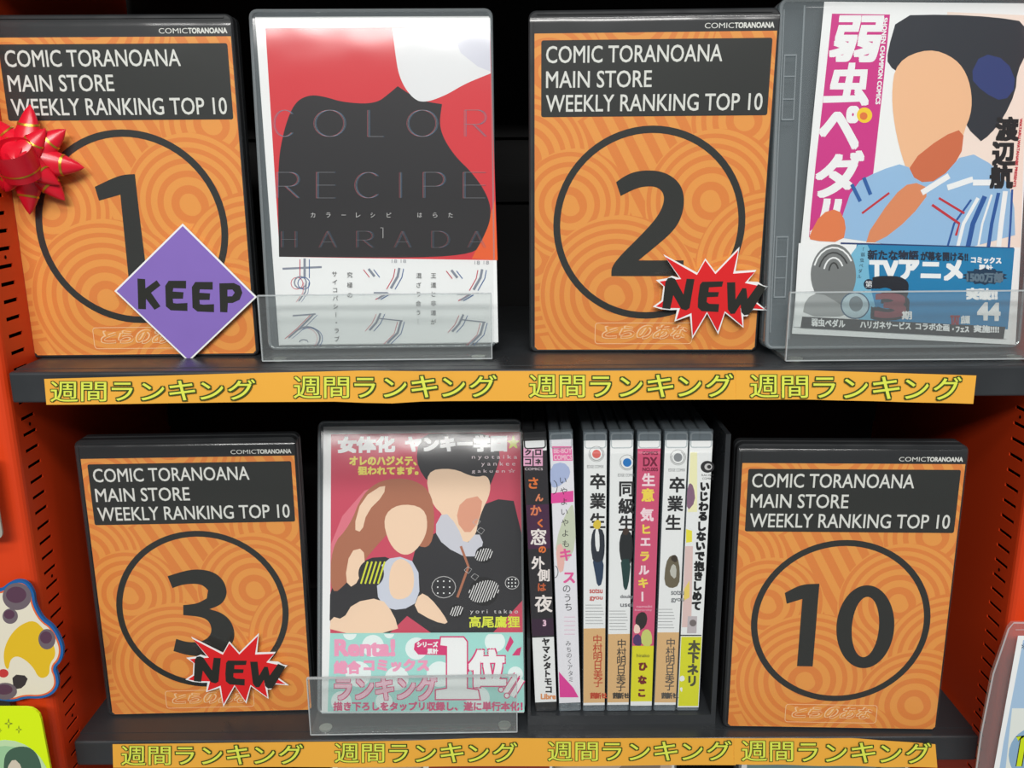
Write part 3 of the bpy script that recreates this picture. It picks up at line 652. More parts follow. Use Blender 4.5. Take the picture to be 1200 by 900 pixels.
# ------------------------------------------------------------------ acrylic easels
def easel(t, W, lip_h, depth, back_h, lean):
    g = Geo(); th = .0018
    g.prism([(0, 0), (W, 0), (W, lip_h), (0, lip_h)], 0, th, M_ACRYL, .0003); g.build('front_lip', t.o)
    g = Geo(); g.box(0, W, th, depth, 0, th, M_ACRYL); g.build('base_plate', t.o)
    V = []
    a = math.tan(D(lean))
    for z, o_ in ((0, 0), (back_h, back_h * a)):
        V += [(.01, depth + o_, z), (W - .01, depth + o_, z), (.01, depth + th + o_, z), (W - .01, depth + th + o_, z)]
    mesh('back_rest', V, [(0, 1, 5, 4), (3, 2, 6, 7), (4, 5, 7, 6), (0, 4, 6, 2), (1, 3, 7, 5), (0, 2, 3, 1)], M_ACRYL, t.o)
    g = Geo(); g.box(0, W, -.0001, th + .0001, lip_h - .0003, lip_h + .0004, M_ACEDGE); g.box(W - .0003, W + .0003, 0, th, 0, lip_h, M_ACEDGE); g.box(-.0003, .0003, 0, th, 0, lip_h, M_ACEDGE)
    g.box(0, W, -.0002, .0004, -.0002, .0004, M_ACEDGE)
    g.build('polished_edge', t.o)
    for x in (.008, W - .008):
        for y in (.008, depth - .006):
            V = []; n = 12
            for z, r in ((0, .0042), (-.0014, .0036)): V += [(x + r * math.cos(2 * math.pi * k / n), y + r * math.sin(2 * math.pi * k / n), z) for k in range(n)]
            mesh('rubber_foot', V, [tuple(range(n)), tuple(range(2 * n - 1, n - 1, -1))] + [(k, (k + 1) % n, n + (k + 1) % n, n + k) for k in range(n)], mat('clear_rubber', (196, 200, 192), .3), t.o)
A1 = Thing('acrylic_easel', 'clear acrylic easel holding the red and black comic case', 'display stand', (-.1435, .4935, -.1095), 1.0, group='clear acrylic easels')
easel(A1, .131, .0375, .040, .09, 4)
A2 = Thing('acrylic_easel', 'clear acrylic easel holding the wide case with magenta title bar', 'display stand', (.1525, .4845, -.1095), .4, group='clear acrylic easels')
easel(A2, .141, .0385, .040, .09, 4)
A3 = Thing('acrylic_easel', 'clear acrylic easel holding the pink comic case on the lower shelf', 'display stand', (-.1305, .4905, -.3520), .8, group='clear acrylic easels')
easel(A3, .131, .0400, .034, .10, 17.4)

# ------------------------------------------------------------------ tray and row of spine-out cases
TB = Thing('book_tray', 'dark open tray holding the row of comic cases shown spine out', 'book tray', (.0075, .5015, -.3535))
W = .1285 - .0075
g = Geo(); g.box(0, W, 0, .150, 0, .0068, M_SHELF); g.build('tray_floor', TB.o)
g = Geo(); g.box(W - .003, W, 0, .150, .0068, .196, M_SHELF); g.build('side_panel', TB.o)
g = Geo(); g.box(0, .0018, .004, .150, .0068, .060, M_SHELF); g.build('side_panel', TB.o)
g = Geo(); g.box(.0018, W - .003, .147, .150, .0068, .19, M_SHELF); g.build('back_panel', TB.o)

def spine_case(name, label, tl, bl, w_, black=False, y=.506, dz=0):
    """DVD-size case standing spine out: 14 mm wide, 190 high, 132 deep"""
    zb = -.3464
    xb = at(bl, 831, y).x; xt = at(tl, 507, y).x
    roll = math.degrees(math.atan((xt - xb) / .19))
    t = Thing(name, label, 'comic case', (xb, y, zb + max(0, math.sin(D(roll))) * w_ + dz), 0, 0, roll, group='comic cases standing spine out in the tray')
    mc = M_BLACK if black else M_CLEAR2; mr = M_BLACK if black else M_RIM
    DPT, H = .132, .1895
    g = Geo(); g.prism(rrect(0, 0, w_ / 2 - .0002, H, .002), .004, DPT, mc, .0005); g.build('front_shell', t.o)
    g = Geo(); g.prism(rrect(w_ / 2 + .0002, 0, w_, H, .002), .004, DPT, mc, .0005); g.build('back_shell', t.o)
    # rounded spine piece
    prof = []
    for k in range(7):
        a = D(-180 + 180 * k / 6); prof.append((w_ / 2 + (w_ / 2) * math.copysign(abs(math.cos(a)) ** .45, math.cos(a)), .0042 + .0042 * (math.sin(a) if abs(math.sin(a)) < .99 else -1)))
    prof = [(0, .0045), (.0001, .0010), (.0010, 0), (w_ - .0010, 0), (w_ - .0001, .0010), (w_, .0045)]
    V = []; n = len(prof)
    for z in (.0, H): V += [(x, yy, z) for x, yy in prof]
    F = [(k, k + 1, n + k + 1, n + k) for k in range(n - 1)] + [tuple(range(n))[::-1], tuple(range(n, 2 * n))]
    mesh('spine', V, F, mc, t.o)
    g = Geo(); o = rrect(.0006, H - .0105, w_ - .0006, H - .0006, .002); q = inset(o, .0008); nn = len(o)
    g.raw([(x, -.0003, z) for x, z in o] + [(x, -.0003, z) for x, z in q], [(k, (k + 1) % nn, nn + (k + 1) % nn, nn + k) for k in range(nn)], mr)
    g.build('spine_rim', t.o)
    return t
TAN = ink(224, 184, 130); K2 = ink(46, 46, 48)
def sheet_poly(s, t, w_, top_px, bot_px, m):
    zt = t.px(700, top_px, 0)[1]; zb = t.px(700, bot_px, 0)[1]
    s.P([(.0004, zt), (w_ - .0004, zt), (w_ - .0004, zb), (.0004, zb)], m, px=False)
def face_film(t, w_, ztop=.182):
    V = [(.0005, -.0009, .002), (w_ - .0005, -.0009, .002), (w_ - .0005, -.0009, ztop), (.0005, -.0009, ztop), (.0005, .0002, ztop + .0015), (w_ - .0005, .0002, ztop + .0015)]
    mesh('clear_sleeve', V, [(0, 1, 2, 3), (3, 2, 5, 4)], M_FILM, t.o)

WS = .0145
t = spine_case('spine_case', 'black cased comic spine, purple and orange title, first in the row', 612, 627, WS, True); s = Print(t, -.0002)
sheet_poly(s, t, WS, 513, 820, M_PAPER); sheet_poly(s, t, WS, 525, 744, ink(48, 46, 50)); sheet_poly(s, t, WS, 588, 640, ink(76, 42, 72)); sheet_poly(s, t, WS, 722, 742, ink(60, 38, 60))
for i, ch in enumerate('クロコネ'):
    x = 618.5 + (i % 2) * 12; y = 530 + (i // 2) * 11
    s.P([(x - 5, y - 5), (x + 5.5, y - 5), (x + 5.5, y + 5), (x - 5, y + 5)], ink(234, 176, 206)); s.T(ch, x - 3, y - 3, x + 3.4, y + 3, K2, .0002)
s.T('COMICS', 615, 548, 636, 551, PL)
OR = ink(232, 122, 60); PU = ink(214, 108, 150); CRM = ink(244, 236, 232)
for ch, x, y, z, m_ in (('さ', 625, 566, 14, OR), ('ん', 632, 583, 9, ink(230, 140, 100)), ('か', 628, 598, 13, ink(226, 130, 90)), ('く', 633, 613, 10, OR), ('窓', 631, 629, 19, CRM), ('の', 635.5, 644, 9, OR), ('外', 630.5, 659.5, 15, CRM), ('側', 637, 674, 14, CRM), ('は', 635, 688, 10, ink(200, 100, 60)), ('夜', 637, 707, 20, CRM), ('3', 638, 730, 9, ink(240, 200, 220))):
    s.V(ch, (x, y), (x, y), z, m_, .00022)
s.V('ヤマシタトモコ', (639.5, 752), (643, 808), 9, K2, .00025); s.T('Libre', 634, 813, 651, 819, ink(226, 150, 96), .0002)
s.build('spine_sheet', t.o); face_film(t, WS, .185)

t = spine_case('spine_case', 'pastel comic spine with a pink stripe, second in the row', 643, 655, WS); s = Print(t, -.0002)
sheet_poly(s, t, WS, 513, 822, ink(236, 236, 242))
s.P([(647, 523), (670, 523), (671, 540), (648, 540)], ink(236, 112, 172)); s.T('BE-BOY', 649, 525, 670, 531, PLT, .0001); s.T('COMICS', 649, 533, 670, 539, PLT, .0001)
s.P([(645, 545), (660, 541), (669, 550), (666, 562), (652, 572), (645, 570)], ink(176, 190, 226), sm=1)
s.P([(646, 578), (672, 575), (672, 588), (646, 590)], ink(234, 82, 164)); s.P([(650, 650), (655, 620), (668, 592), (673, 592), (675, 640), (664, 660)], ink(206, 214, 190), sm=1)
s.P([(651, 640), (660, 636), (662, 668), (654, 672)], ink(240, 190, 180), sm=1); s.S(arc(648, 571, 5, 8, -80, 90, 8), .0004, K2); s.S(arc(650, 670, 4, 7, -80, 90, 8), .0004, K2)
s.V('いやよいやよも', (660, 563), (663, 637), 9, K2); s.V('キス', (663, 650), (667, 677), 15, ink(234, 96, 160), .0003); s.V('のうち', (664, 690), (666, 711), 10, K2)
for k in range(5): s.S([(661, 723 + k * 5), (674, 723 + k * 5)], .0003, ink(226, 170, 196))
s.V('みちのくアタミ', (666, 754), (669, 796), 6.5, ink(90, 92, 96)); s.P([(655, 787), (662, 795), (672, 806), (678, 817), (656, 817)], ink(226, 70, 158))
s.build('spine_sheet', t.o); face_film(t, WS)

def edge_spine(label, tl, bl, circ, cpos, title, tp, figure, band_y, auth_m, tpos, blur):
    t = spine_case('spine_case', label, tl, bl, WS); s = Print(t, -.0002); x0 = cpos[0]
    sheet_poly(s, t, WS, 516, 826, M_PAPER)
    cx, cy = cpos
    s.S(arc(cx, cy, 9, 9, 0, 360, 24), .0002, K2); s.S(arc(cx, cy, 7.5, 7.5, -60, 200, 18), .0003, K2); s.E(cx, cy, 5, 5, circ)
    s.T('EDGE COMIX', max(tl + 4, cx - 11), cy + 13, cx + 8.5, cy + 16.5, ink(90, 92, 96))
    s.V(title, tp[0], tp[1], 18, K2, .0003)
    for pts, m_ in figure: s.P(pts, m_, sm=1)
    bx = bl + 2
    for i, w in enumerate(blur[0]): s.T(w, cx - 8, blur[1] + i * 9, cx + 7, blur[1] + 5 + i * 9, blur[2], .0001)
    for k in range(7): s.S([(bx + 1, band_y - 27 + k * 3.6), (bx + 20 + (k * 5) % 4, band_y - 27 + k * 3.6)], .00028, ink(110, 112, 116))
    sheet_poly(s, t, WS, band_y, 823, TAN)
    s.V('中村明日美子', tpos[0], tpos[1], 11, auth_m, .00007); s.V('茜新社'[0], (tpos[1][0] - 6, 815), (0, 0), 7, auth_m, .0002); s.V('新', (tpos[1][0] + 0, 815), (0, 0), 7, auth_m, .0002); s.V('社', (tpos[1][0] + 7, 815), (0, 0), 6, auth_m, .0002)
    s.build('spine_sheet', t.o); face_film(t, WS, .176); return t
SU = ink(46, 52, 62)
edge_spine('white comic spine with a red dot and tan foot, third in the row', 683.5, 683, ink(226, 110, 104), (699, 532), '卒業生', ((700.5, 564), (700.5, 610)),
    [([(692, 640), (694, 622), (700, 618), (708, 622), (709, 645), (706, 660), (695, 660)], SU), ([(694, 655), (700, 660), (708, 655), (706, 684), (700, 688), (697, 670)], ink(46, 66, 92)), ([(694, 614), (700, 608), (705, 612), (703, 620), (697, 620)], ink(226, 200, 70)), ([(697, 620), (702, 620), (703, 646), (698, 646)], WHT)],
    736, ink(190, 74, 50), ((700, 749), (701, 800)), (['sotsu', 'gyou'], 690, ink(204, 90, 84)))
edge_spine('white comic spine with a blue dot and tan foot, fourth in the row', 714.5, 711, ink(40, 122, 196), (735, 542), '同級生', ((734, 573), (734, 613)),
    [([(725, 640), (728, 624), (734, 620), (741, 626), (742, 648), (738, 664), (728, 660)], ink(40, 44, 46)), ([(727, 655), (740, 655), (736, 690), (731, 692), (729, 672)], ink(36, 68, 66)), ([(729, 622), (734, 617), (738, 622), (735, 627), (731, 627)], ink(70, 56, 48))],
    743, ink(70, 66, 60), ((728.5, 754), (727.5, 805)), (['douky', 'usei'], 697, ink(120, 122, 126)))
PKS = ink(214, 88, 124)
t = spine_case('spine_case', 'hot pink comic spine with yellow foot, fifth in the row', 747, 738, WS); s = Print(t, -.0002)
sheet_poly(s, t, WS, 517, 827, M_PAPER); sheet_poly(s, t, WS, 526, 757, PKS); sheet_poly(s, t, WS, 757, 822, ink(226, 222, 42))
DP_ = ink(120, 34, 62); YL = ink(246, 222, 90)
s.T('COMICS', 753, 529, 771, 533, DP_, .0001); s.T('DX', 754, 536, 770, 546, DP_, .0002); s.T('NO.005', 753, 548, 771, 552, DP_, .0001)
for i, ch in enumerate('生意気ヒエラルキー'):
    y = (562, 580, 603, 620, 635, 652, 668, 683, 699)[i]; x = 760 - i * 0.9; s.V(ch, (x, y), (x, y), 15 if i < 3 else 12, (ink(250, 226, 232), YL)[i % 2], .0003)
s.T('namaiki', 746, 709, 764, 712, PLT); s.T('hierarchy', 744, 713.5, 764, 716.5, PLT)
s.P([(744, 730), (746, 720), (754, 716), (759, 722), (757, 734), (748, 740)], ink(52, 44, 44), sm=1); s.P([(742, 756), (742, 745), (750, 742), (753, 757)], ink(84, 60, 110), sm=1)
s.P([(752, 757), (751, 742), (758, 736), (764, 742), (764, 757)], ink(206, 214, 120), sm=1); s.P([(742, 742), (744, 730), (750, 734), (750, 742)], ink(250, 220, 206), sm=1)
s.T('hinako', 746, 766, 761, 770, K2); s.V('ひなこ', (753.5, 781), (752, 812), 10, ink(120, 40, 40), .0004)
s.build('spine_sheet', t.o); face_film(t, WS, .176)
edge_spine('white comic spine with a grey dot and tan foot, sixth in the row', 779, 766, ink(140, 144, 148), (794.5, 536), '卒業生', ((793.5, 568), (789, 612)),
    [([(778, 684), (780, 660), (786, 650), (794, 652), (797, 668), (796, 686), (786, 690)], ink(112, 104, 84)), ([(784, 672), (788, 660), (793, 664), (792, 680)], ink(196, 196, 186)), ([(785, 655), (790, 649), (795, 654), (792, 660)], ink(66, 58, 48))],
    741, ink(84, 82, 78), ((786, 753), (784.5, 804)), (['sotsu', 'gyou'], 692, ink(130, 134, 138)))
t = spine_case('spine_case', 'white comic spine, bold black title over yellow foot, last in the row', 808, 793, WS); s = Print(t, -.0002)
sheet_poly(s, t, WS, 517, 829, M_PAPER)
s.P([(809, 530), (817, 530), (817, 600), (806, 600)], ink(246, 244, 196)); s.P([(808, 565), (813, 570), (815, 588), (805, 600), (805, 575)], ink(140, 106, 130), sm=1)
s.P([(803, 640), (812, 640), (810, 735), (799, 735)], ink(228, 200, 196)); s.P([(804, 620), (811, 622), (811, 635), (804, 636)], ink(240, 230, 70)); s.P([(802, 690), (808, 680), (808, 700), (801, 704)], ink(240, 214, 110))
s.E(829, 547, 8, 7, K2); s.E(830, 547, 4.5, 4, ink(200, 200, 200)); s.E(831, 547, 2.5, 2.2, K2); s.T('RACISH', 822, 555.5, 836, 558, K2)
s.T('COMICS', 823, 559.5, 836, 562, K2)
s.V('いじわるしないで抱きしめて', (826, 570), (816, 710), 11, ink(26, 26, 28), .0004)
s.P([(806, 722), (817, 722), (816, 742), (805, 742)], ink(196, 188, 192)); s.E(812, 730, 4, 4, ink(120, 112, 112)); s.S([(797, 744.5), (822, 744.5)], .0008, K2)
zt = t.px(800, 746, 0)[1]; zb = t.px(800, 827, 0)[1]; s.P([(.0008, zt), (WS - .0008, zt), (WS - .0008, zb), (.0008, zb)], ink(222, 224, 46), px=False)
s.V('木下ネリ', (813.5, 757), (811, 798), 13, ink(84, 84, 62), .0004)
s.P([(796, 793), (801, 791), (803, 797), (797, 799)], M_PAPER, sm=1); s.P([(796, 806), (800, 805), (799, 812)], M_PAPER, sm=1)
s.build('spine_sheet', t.o); face_film(t, WS, .176)

# ------------------------------------------------------------------ orange paper label strips taped on the shelf edges
M_TAPE = mat('orange_label_paper', (240, 176, 66), .5, .35, noise=.03, nscale=12, bump=.1)
M_TXD = mat('label_outline_green', (58, 74, 20), .55); M_TXY = mat('label_letter_yellow', (226, 236, 84), .55)
def strip(label, Y, top, bot, words, wave=0, dk=0):
    p0 = at(*top[0], Y); t = Thing('label_strip', label, 'shelf label', (p0.x, Y, at(*bot[0], Y).z - EYE), group='orange label strips on the shelf edges')
    n = 24; V = []; q = []
    def interp(L_, x):
        for (a, b), (c, d) in zip(L_, L_[1:]):
            if x <= c: return b + (d - b) * (x - a) / (c - a)
        return L_[-1][1]
    for k in range(n + 1):
        u = k / n; xt = top[0][0] + (top[-1][0] - top[0][0]) * u; xb = bot[0][0] + (bot[-1][0] - bot[0][0]) * u
        a = t.px(xt, interp(top, xt)); b = t.px(xb, interp(bot, xb)); yy = -.0002 - .0004 * wave * (1 + math.sin(u * 19))
        V += [(a[0], yy * .4, a[1]), (b[0], yy, b[1]), (a[0], yy * .4 + .00018, a[1]), (b[0], yy + .00018, b[1])]
    F = []
    for k in range(n):
        i = 4 * k; F += [(i, i + 1, i + 5, i + 4), (i + 2, i + 6, i + 7, i + 3), (i, i + 4, i + 6, i + 2), (i + 1, i + 3, i + 7, i + 5)]
    F += [(0, 2, 3, 1), (4 * n, 4 * n + 1, 4 * n + 3, 4 * n + 2)]
    mesh('paper', V, F, M_TAPE, t.o)
    for (x0, y0, x1, y1, dy) in words:
        s = Print(t, -.0011)
        chars = '週間ランキング'; cw = (x1 - x0) / 7; H_ = y1 - y0
        box = {'週': (0, 0, 1, 1), '間': (.04, .03, .96, 1), 'ラ': (.08, .08, .85, .98), 'ン': (.08, .12, .92, .98), 'キ': (.03, .02, .97, 1), 'グ': (.02, 0, 1.0, 1)}
        for lay, (bd, m_) in enumerate(((.00078, M_TXD), (.00008, M_TXY))):
            s.k += 1
            for i, ch in enumerate(chars):
                b = box[ch]; X0 = x0 + cw * i; ya = dy * i / 7
                xa, xb_ = X0 + cw * b[0] + 1.2, X0 + cw * b[2] - 1.2; s_ = 1.3
                bd_ = bd if ch not in '週間' else bd * .62
                s.quadtext(ch, [(xa, y0 + H_ * b[1] + ya + s_), (xb_, y0 + H_ * b[1] + ya + s_), (xb_, y0 + H_ * b[3] + ya - s_), (xa, y0 + H_ * b[3] + ya - s_)], m_, bd_, same=True)
        s.build('lettering', t.o)
strip('long orange label strip with three yellow headings on the upper shelf edge', .4762, [(52, 444), (300, 437), (430, 434), (480, 435), (865, 434)], [(55, 474), (300, 471), (400, 470), (450, 473), (500, 470), (865, 468)],
      [(58, 446, 300, 472, -3), (343, 440, 583, 468, -2), (619, 438, 860, 467, -1)], 1)
strip('short orange label strip with one heading, right end of the upper shelf edge', .4758, [(862, 434), (950, 434), (1144, 440)], [(862, 468), (950, 468), (1140, 473)], [(878, 438, 1128, 467, 3)], .6)
strip('long orange label strip with three yellow headings on the lower shelf edge', .4872, [(132, 872), (480, 868), (560, 865), (862, 865)], [(133, 899), (480, 898), (862, 896)],
      [(141, 873, 356, 898, -2), (391, 870, 607, 895, -1), (641, 868, 858, 893, -1)], .8)
strip('short orange label strip with one heading, right end of the lower shelf edge', .4868, [(860, 865), (1000, 865), (1096, 872)], [(860, 895), (1098, 899)], [(868, 867, 1092, 893, 3)], .8)

# ------------------------------------------------------------------ cards stuck on the numbered cases
def flat_card(t, outline, y0, y1, m, name): 
    g = Geo(); g.prism(outline, y0, y1, m); return g.build(name, t.o)
M_PURP = mat('purple_card', (134, 108, 190), .6, .3, noise=.06, nscale=40)
M_CUT = mat('cut_black_paper', (40, 42, 38), .6, .3)
base = C1.loc + C1.R @ Vector((.0, -.0042, 0))
KP = Thing('keep_card', 'purple diamond card reading KEEP on the number 1 case', 'sign', (base.x, base.y, base.z - EYE), .74, 0)
dia = KP.pp([(214, 262), (301, 348), (221, 424), (134, 341)])
flat_card(KP, dia, 0, .0005, M_PAPER, 'card_border'); flat_card(KP, inset(dia, .0010), -.0002, 0, M_PURP, 'card_face')
s = Print(KP, -.0003); z_ = lambda pts: zm(pts, .2, 120, 250)
Ek = [(388, 395), (490, 395), (490, 440), (415, 438), (412, 458), (475, 462), (472, 500), (412, 500), (415, 525), (435, 528), (498, 525), (498, 572), (400, 568), (372, 545), (368, 425)]
s.P(z_([(205, 382), (250, 385), (252, 440), (318, 392), (340, 422), (285, 465), (340, 545), (305, 565), (255, 500), (255, 562), (210, 560)]), M_CUT)
s.P(z_(Ek), M_CUT); s.P(z_([(x + 156, y + 7) for x, y in Ek]), M_CUT)
s.P(z_([(685, 410), (770, 408), (806, 425), (820, 465), (804, 506), (762, 525), (735, 525), (732, 580), (690, 578)]), M_CUT); s.P(z_([(733, 448), (762, 447), (775, 465), (760, 486), (733, 486)]), M_PURP)
s.build('lettering', KP.o)

M_NRED = mat('red_card', (222, 36, 40), .55, .3)
base = C2.loc + C2.R @ Vector((.0866, -.0052, .024))
NW = Thing('new_burst_card', 'red starburst card reading NEW on the upper shelf case', 'sign', (base.x, base.y, base.z - EYE), -1.69, -2.4, group='red NEW starburst cards')
z_ = lambda pts: NW.pp(zm(pts, .1444, 750, 280))
out = [(190, 125), (465, 275), (530, 158), (612, 268), (808, 65), (775, 262), (945, 252), (875, 345), (960, 350), (1000, 378), (1040, 385), (985, 440), (945, 510), (1035, 582), (915, 575),
       (870, 628), (838, 628), (840, 722), (690, 600), (635, 775), (545, 605), (425, 810), (405, 625), (280, 670), (300, 575), (250, 578), (170, 570), (105, 550), (175, 500), (190, 385), (130, 335), (220, 320), (260, 300), (320, 318)]
flat_card(NW, z_(out), 0, .0005, M_PAPER, 'card_border')
red = [(205, 145), (462, 292), (530, 175), (612, 285), (798, 92), (755, 282), (930, 268), (850, 357), (985, 385), (960, 420), (930, 515), (1005, 570), (905, 562), (850, 600), (815, 560), (832, 705), (688, 585), (630, 750), (543, 590), (428, 785), (418, 600), (295, 655), (325, 560), (200, 560), (130, 547), (195, 500), (200, 385), (160, 345), (240, 335), (335, 325)]
flat_card(NW, z_(red), -.0002, 0, M_NRED, 'card_face')
s = Print(NW, -.0003)
for L_ in ([(180, 560), (205, 350), (225, 318), (255, 312), (285, 325), (352, 450), (378, 322), (442, 325), (402, 560), (375, 578), (335, 568), (270, 455), (245, 567)],
           [(505, 347), (675, 343), (665, 386), (560, 392), (555, 430), (640, 430), (632, 468), (545, 472), (540, 510), (560, 525), (642, 528), (635, 592), (500, 585), (468, 555), (470, 480), (486, 370)],
           [(705, 352), (772, 350), (775, 490), (830, 398), (862, 400), (872, 485), (958, 366), (1022, 392), (915, 570), (885, 612), (845, 617), (822, 592), (815, 530), (768, 605), (735, 607), (712, 570)]):
    s.P(z_(L_), M_CUT, px=False)
s.build('lettering', NW.o)
# the second burst is the same print on the number 3 case: copy the thing and its parts
n2 = NW.o.copy(); COL.objects.link(n2); n2['label'] = 'red starburst card reading NEW on the lower left case with numeral 3'
for ch in list(NW.o.children):
    c = ch.copy(); COL.objects.link(c); c.parent = n2
b3 = C3.loc + C3.R @ Vector((.0692, -.0052, .0236))
n2.matrix_world = Matrix.Translation(b3) @ (C3.R @ Matrix.Rotation(D(3.0), 3, 'Y')).to_4x4()

# ------------------------------------------------------------------ red gift bow on the number 1 case
M_RIB = mat('red_satin_ribbon', (222, 24, 48), .28, .6, noise=.06, nscale=120); M_GOLD = mat('gold_ribbon_line', (226, 170, 60), .3, .6, metal=.8)
bl = C1.px(43, 188); base = C1.loc + C1.R @ Vector((bl[0], -.0018, bl[1]))
BW = Thing('gift_bow', 'shiny red star bow with gold lines on the number 1 case', 'bow', (base.x, base.y, base.z - EYE), .74, 0)
def loop(ang, L_, h0, w0, y_off, gold=.52):
    """one pointed petal: ribbon wound into a cone with its tip outwards, its mouth open towards the middle of the bow"""
    n, rows = 16, 7; V = []; ca, sa = math.cos(ang), math.sin(ang)
    def P_(u, k, sc=1.0):
        th = D(-168 + 336 * k / n); r = w0 * (1 - u) ** .75 * sc
        flare = (1 - u) ** 2 * .007 * (.5 + .5 * math.cos(th))          # the outer side of the mouth reaches back over the middle
        a = L_ * (.30 + .70 * u) - flare
        c_ = r * math.sin(th); h = h0 * (1 - .75 * u) + r * math.cos(th) * .70 + .003 * u
        return (a * ca - c_ * sa, -y_off - h, a * sa + c_ * ca)
    for i in range(rows + 1):
        for k in range(n + 1): V.append(P_(i / rows, k))
    F = [(i * (n + 1) + k, i * (n + 1) + k + 1, (i + 1) * (n + 1) + k + 1, (i + 1) * (n + 1) + k) for i in range(rows) for k in range(n)]
    o = mesh('ribbon_loop', V, F, M_RIB, BW.o, smooth=True)
    G = []
    for k in range(n + 1): G += [P_(gold, k, 1.05), P_(gold + .045, k, 1.07)]
    mesh('gold_line', G, [(2 * k, 2 * k + 1, 2 * k + 3, 2 * k + 2) for k in range(n)], M_GOLD, o, smooth=True)
for k in range(8): loop(D(-8 + k * 45), .0300 if k % 2 == 0 else .0275, .0085, .0100, .0005)
for k in range(4): loop(D(52 + k * 90), .0215, .0110, .0085, .0045, .45)
# centre loop: a band of ribbon closed into a ring, its axis tipped towards the viewer
n = 28; V = []; G = []; H2 = .0085; rc = .0108
tilt = Matrix.Rotation(D(38), 3, 'X'); c0 = Vector((.0, -.0190, -.0005))
for k in range(n + 1):
    a = 2 * math.pi * k / n
    for z in (-H2, H2): V.append(tuple(c0 + tilt @ Vector((rc * math.cos(a), rc * math.sin(a) * .9, z))))
    for z in (-.0042, -.0032): G.append(tuple(c0 + tilt @ Vector((rc * 1.02 * math.cos(a), rc * 1.02 * math.sin(a) * .9, z))))
F = [(2 * k, 2 * k + 1, 2 * k + 3, 2 * k + 2) for k in range(n)]
o = mesh('centre_loop', V, F, M_RIB, BW.o, smooth=True); mesh('gold_line', G, F, M_GOLD, o, smooth=True)

# ------------------------------------------------------------------ cards on the uprights
base = at(0, 822, .4700)
CT = Thing('cutout_card', 'scalloped blue-edged cutout card with a yellow patch on the left upright', 'sign', (base.x, .4700, base.z - EYE))
outl = [(-40, 700), (-20, 688), (0, 692), (8, 684), (20, 679), (32, 682), (40, 694), (41, 708), (50, 725), (62, 733), (71, 748), (75, 762), (72, 775), (64, 783), (68, 792), (69, 804), (62, 814), (48, 819), (30, 818), (16, 823), (-4, 820), (-40, 822), (-60, 790), (-60, 730)]
q = smoothpts(CT.pp(outl), 2)
flat_card(CT, q, 0, .0020, ink(30, 100, 170), 'card_body')
s = Print(CT, -.0001); s.P(inset(q, .0016), ink(228, 108, 58), px=False); s.P(inset(q, .0026), ink(232, 226, 206), px=False)
s.P([(4, 762), (12, 744), (24, 732), (40, 726), (52, 738), (62, 752), (66, 768), (58, 778), (58, 792), (46, 796), (38, 780), (22, 768), (12, 772), (10, 786), (5, 780)], ink(230, 190, 40), sm=2)
s.P([(14, 790), (34, 792), (28, 806), (16, 808)], ink(60, 54, 56), sm=1); s.E(4, 789, 6, 5, ink(200, 60, 60))
for (cx, cy, rx, ry) in ((20, 699, 17, 16), (55, 749, 10, 12), (6, 810, 14, 10), (12, 722, 9, 9)): s.E(cx, cy, rx, ry, ink(112, 100, 108)); s.E(cx - 1, cy - 2, rx * .7, ry * .6, ink(92, 62, 82))
s.build('printed_picture', CT.o)
g = Geo(); bx = CT.px(-4, 828); g.box(bx[0] - .01, bx[0] + .008, .0005, .005, bx[1] - .004, bx[1] + .010, M_BLACK); g.build('support_tab', CT.o)

base = at(0, 900, .4600)
YC = Thing('yellow_card', 'neon yellow card with sparkle marks and a green round picture, left upright', 'sign', (base.x, .4600, base.z - EYE - .045))
a = YC.px(30, 829); b = YC.px(76, 990); c_ = YC.px(-70, 990); d_ = YC.px(-70, 829)
a2 = YC.px(42, 833); a3 = YC.px(48, 843)
flat_card(YC, [d_, c_, b, a3, YC.px(46, 837), a2, YC.px(37, 830), a], 0, .0016, mat('neon_yellow_card', (222, 250, 10), .5), 'card_body')
s = Print(YC, -.0001)
for (cx, cy, r) in ((10, 848, 6.5), (22, 855, 5), (0, 856, 3)):
    st = []
    for k in range(8):
        an = D(k * 45 - 90); rr = r if k % 2 == 0 else r * .28; st.append((cx + rr * math.cos(an) * .8, cy + rr * math.sin(an)))
    s.P(st, K2); s.P([(cx + (x - cx) * .62, cy + (y - cy) * .62) for x, y in st], mat('neon_yellow_card', (222, 250, 10)))
s.E(6, 922, 53, 55, ink(196, 226, 176)); s.E(6, 924, 48, 50, ink(160, 206, 158))
s.P([(4, 900), (6, 882), (20, 874), (38, 876), (48, 892), (50, 915), (6, 915)], ink(70, 100, 82), sm=2); s.P([(8, 900), (16, 888), (26, 898), (26, 915), (8, 915)], ink(214, 204, 184), sm=1)
s.build('printed_picture', YC.o)

base = at(0, 632, .4650)
SL = Thing('card_sleeve', 'pale clear card sleeve showing its edge at the left picture border', 'card holder', (base.x - .04, .4650, base.z - EYE))
g = Geo(); g.prism(rrect(0, 0, .0418, .05, .004), 0, .0012, film_mat('sleeve_plastic', (.7, .74, .72), .55, (200, 206, 196), .2)); g.build('sleeve', SL.o)

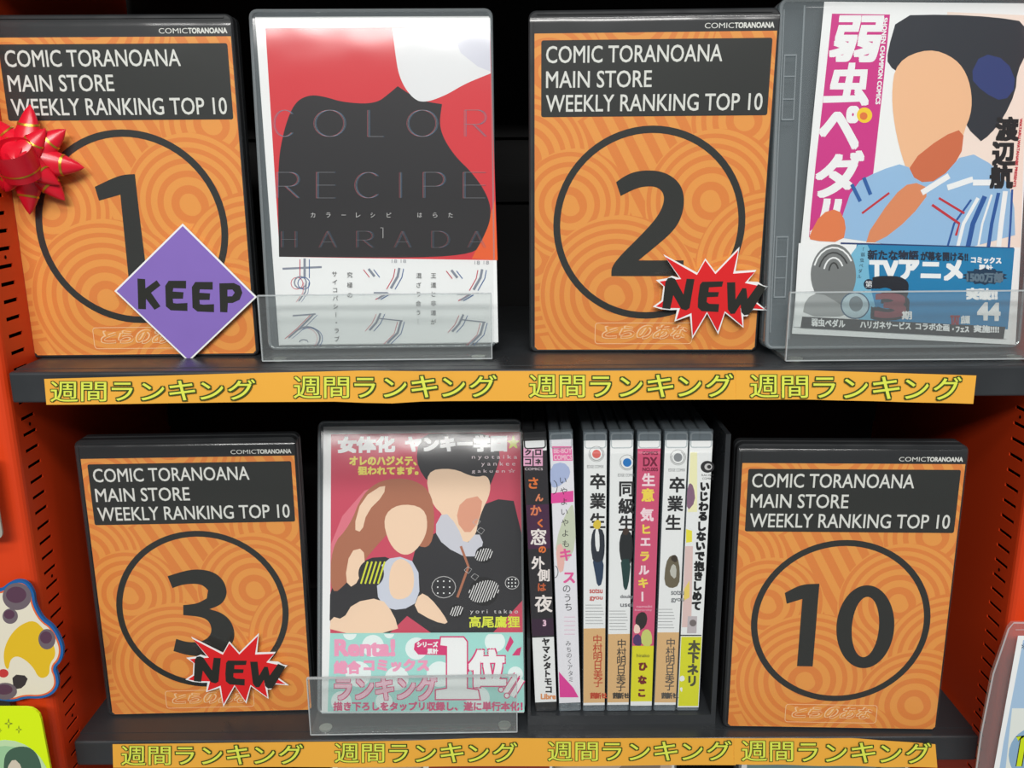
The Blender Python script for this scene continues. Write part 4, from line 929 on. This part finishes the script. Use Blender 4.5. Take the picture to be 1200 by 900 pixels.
base = at(1142, 905, .4600)
HL = Thing('card_holder', 'clear rigid sleeve with a light blue sheet on the right upright', 'card holder', (base.x, .4600, base.z - EYE - .02))
o = HL.pp([(1187, 730), (1182, 736), (1163, 790), (1150, 860), (1138, 960), (1300, 960), (1300, 730)])
flat_card(HL, o, -.0006, .0022, film_mat('holder_plastic', (.93, .9, .9), .10, (230, 225, 225), .08), 'holder_shell')
s = Print(HL, -.0010); s.S([(1300, 730), (1188, 730), (1182, 737), (1164, 790), (1150, 860), (1139, 940)], .0010, M_ACEDGE); s.S([(1300, 738), (1194, 738), (1190, 738)], .0004, M_ACEDGE); s.build('rim', HL.o)
s = Print(HL, -.0007)
s.P([(1193, 745), (1300, 745), (1300, 960), (1154, 960)], M_PAPER); s.P([(1199, 750), (1300, 750), (1300, 960), (1162, 960), (1176, 870)], ink(166, 196, 224))
s.P([(1186, 830), (1300, 830), (1300, 960), (1172, 960)], ink(226, 232, 226)); s.E(1212, 885, 30, 32, ink(140, 176, 206))
for m_, w_ in ((K2, .0042), (ink(206, 226, 30), .0030)): s.S([(1192, 866), (1200, 862), (1194, 898)], w_, m_)
s.T('*', 1197, 754, 1203, 761, K2)
s.build('printed_sheet', HL.o)

# ------------------------------------------------------------------ tops of more cases under the lower shelf
low = [(385, 'pale cover', (196, 178, 166), 'clear case with pale cover below the left of the lower shelf'), (492, 'rust cover', (150, 66, 58), 'clear case with rust red cover, just visible under the lower strip'),
       (600, 'brown cover', (206, 186, 168), 'clear case with cream and brown cover, just visible below the spine row'), (868, 'teal cover', (120, 150, 150), 'clear case with teal sheet below the right of the lower shelf')]
for i, (x, _, c_, lb) in enumerate(low):
    yy = (.590, .565, .590, .565)[i]; p = at(x, 900, yy)
    t = Thing('comic_case', lb, 'comic case', (p.x, yy, -.595), 0, 2, group='comic cases below the lower shelf')
    clear_shell(t, .128 if i != 1 else .100, .19, .0145)
    wd = .128 if i != 1 else .100
    s = Print(t, -.0005); s.P([(.002, .002), (wd - .002, .002), (wd - .002, .187), (.002, .187)], M_PAPER, px=False); s.P([(.006, .006), (wd - .004, .006), (wd - .004, .183), (.006, .183)], ink(*c_), px=False)
    s.P([(.010, .10), (wd * .5, .12), (wd - .01, .17), (wd - .02, .06), (.02, .04)], ink(*[int(v * .72) for v in c_]), px=False, sm=1); s.build('cover_sheet', t.o)
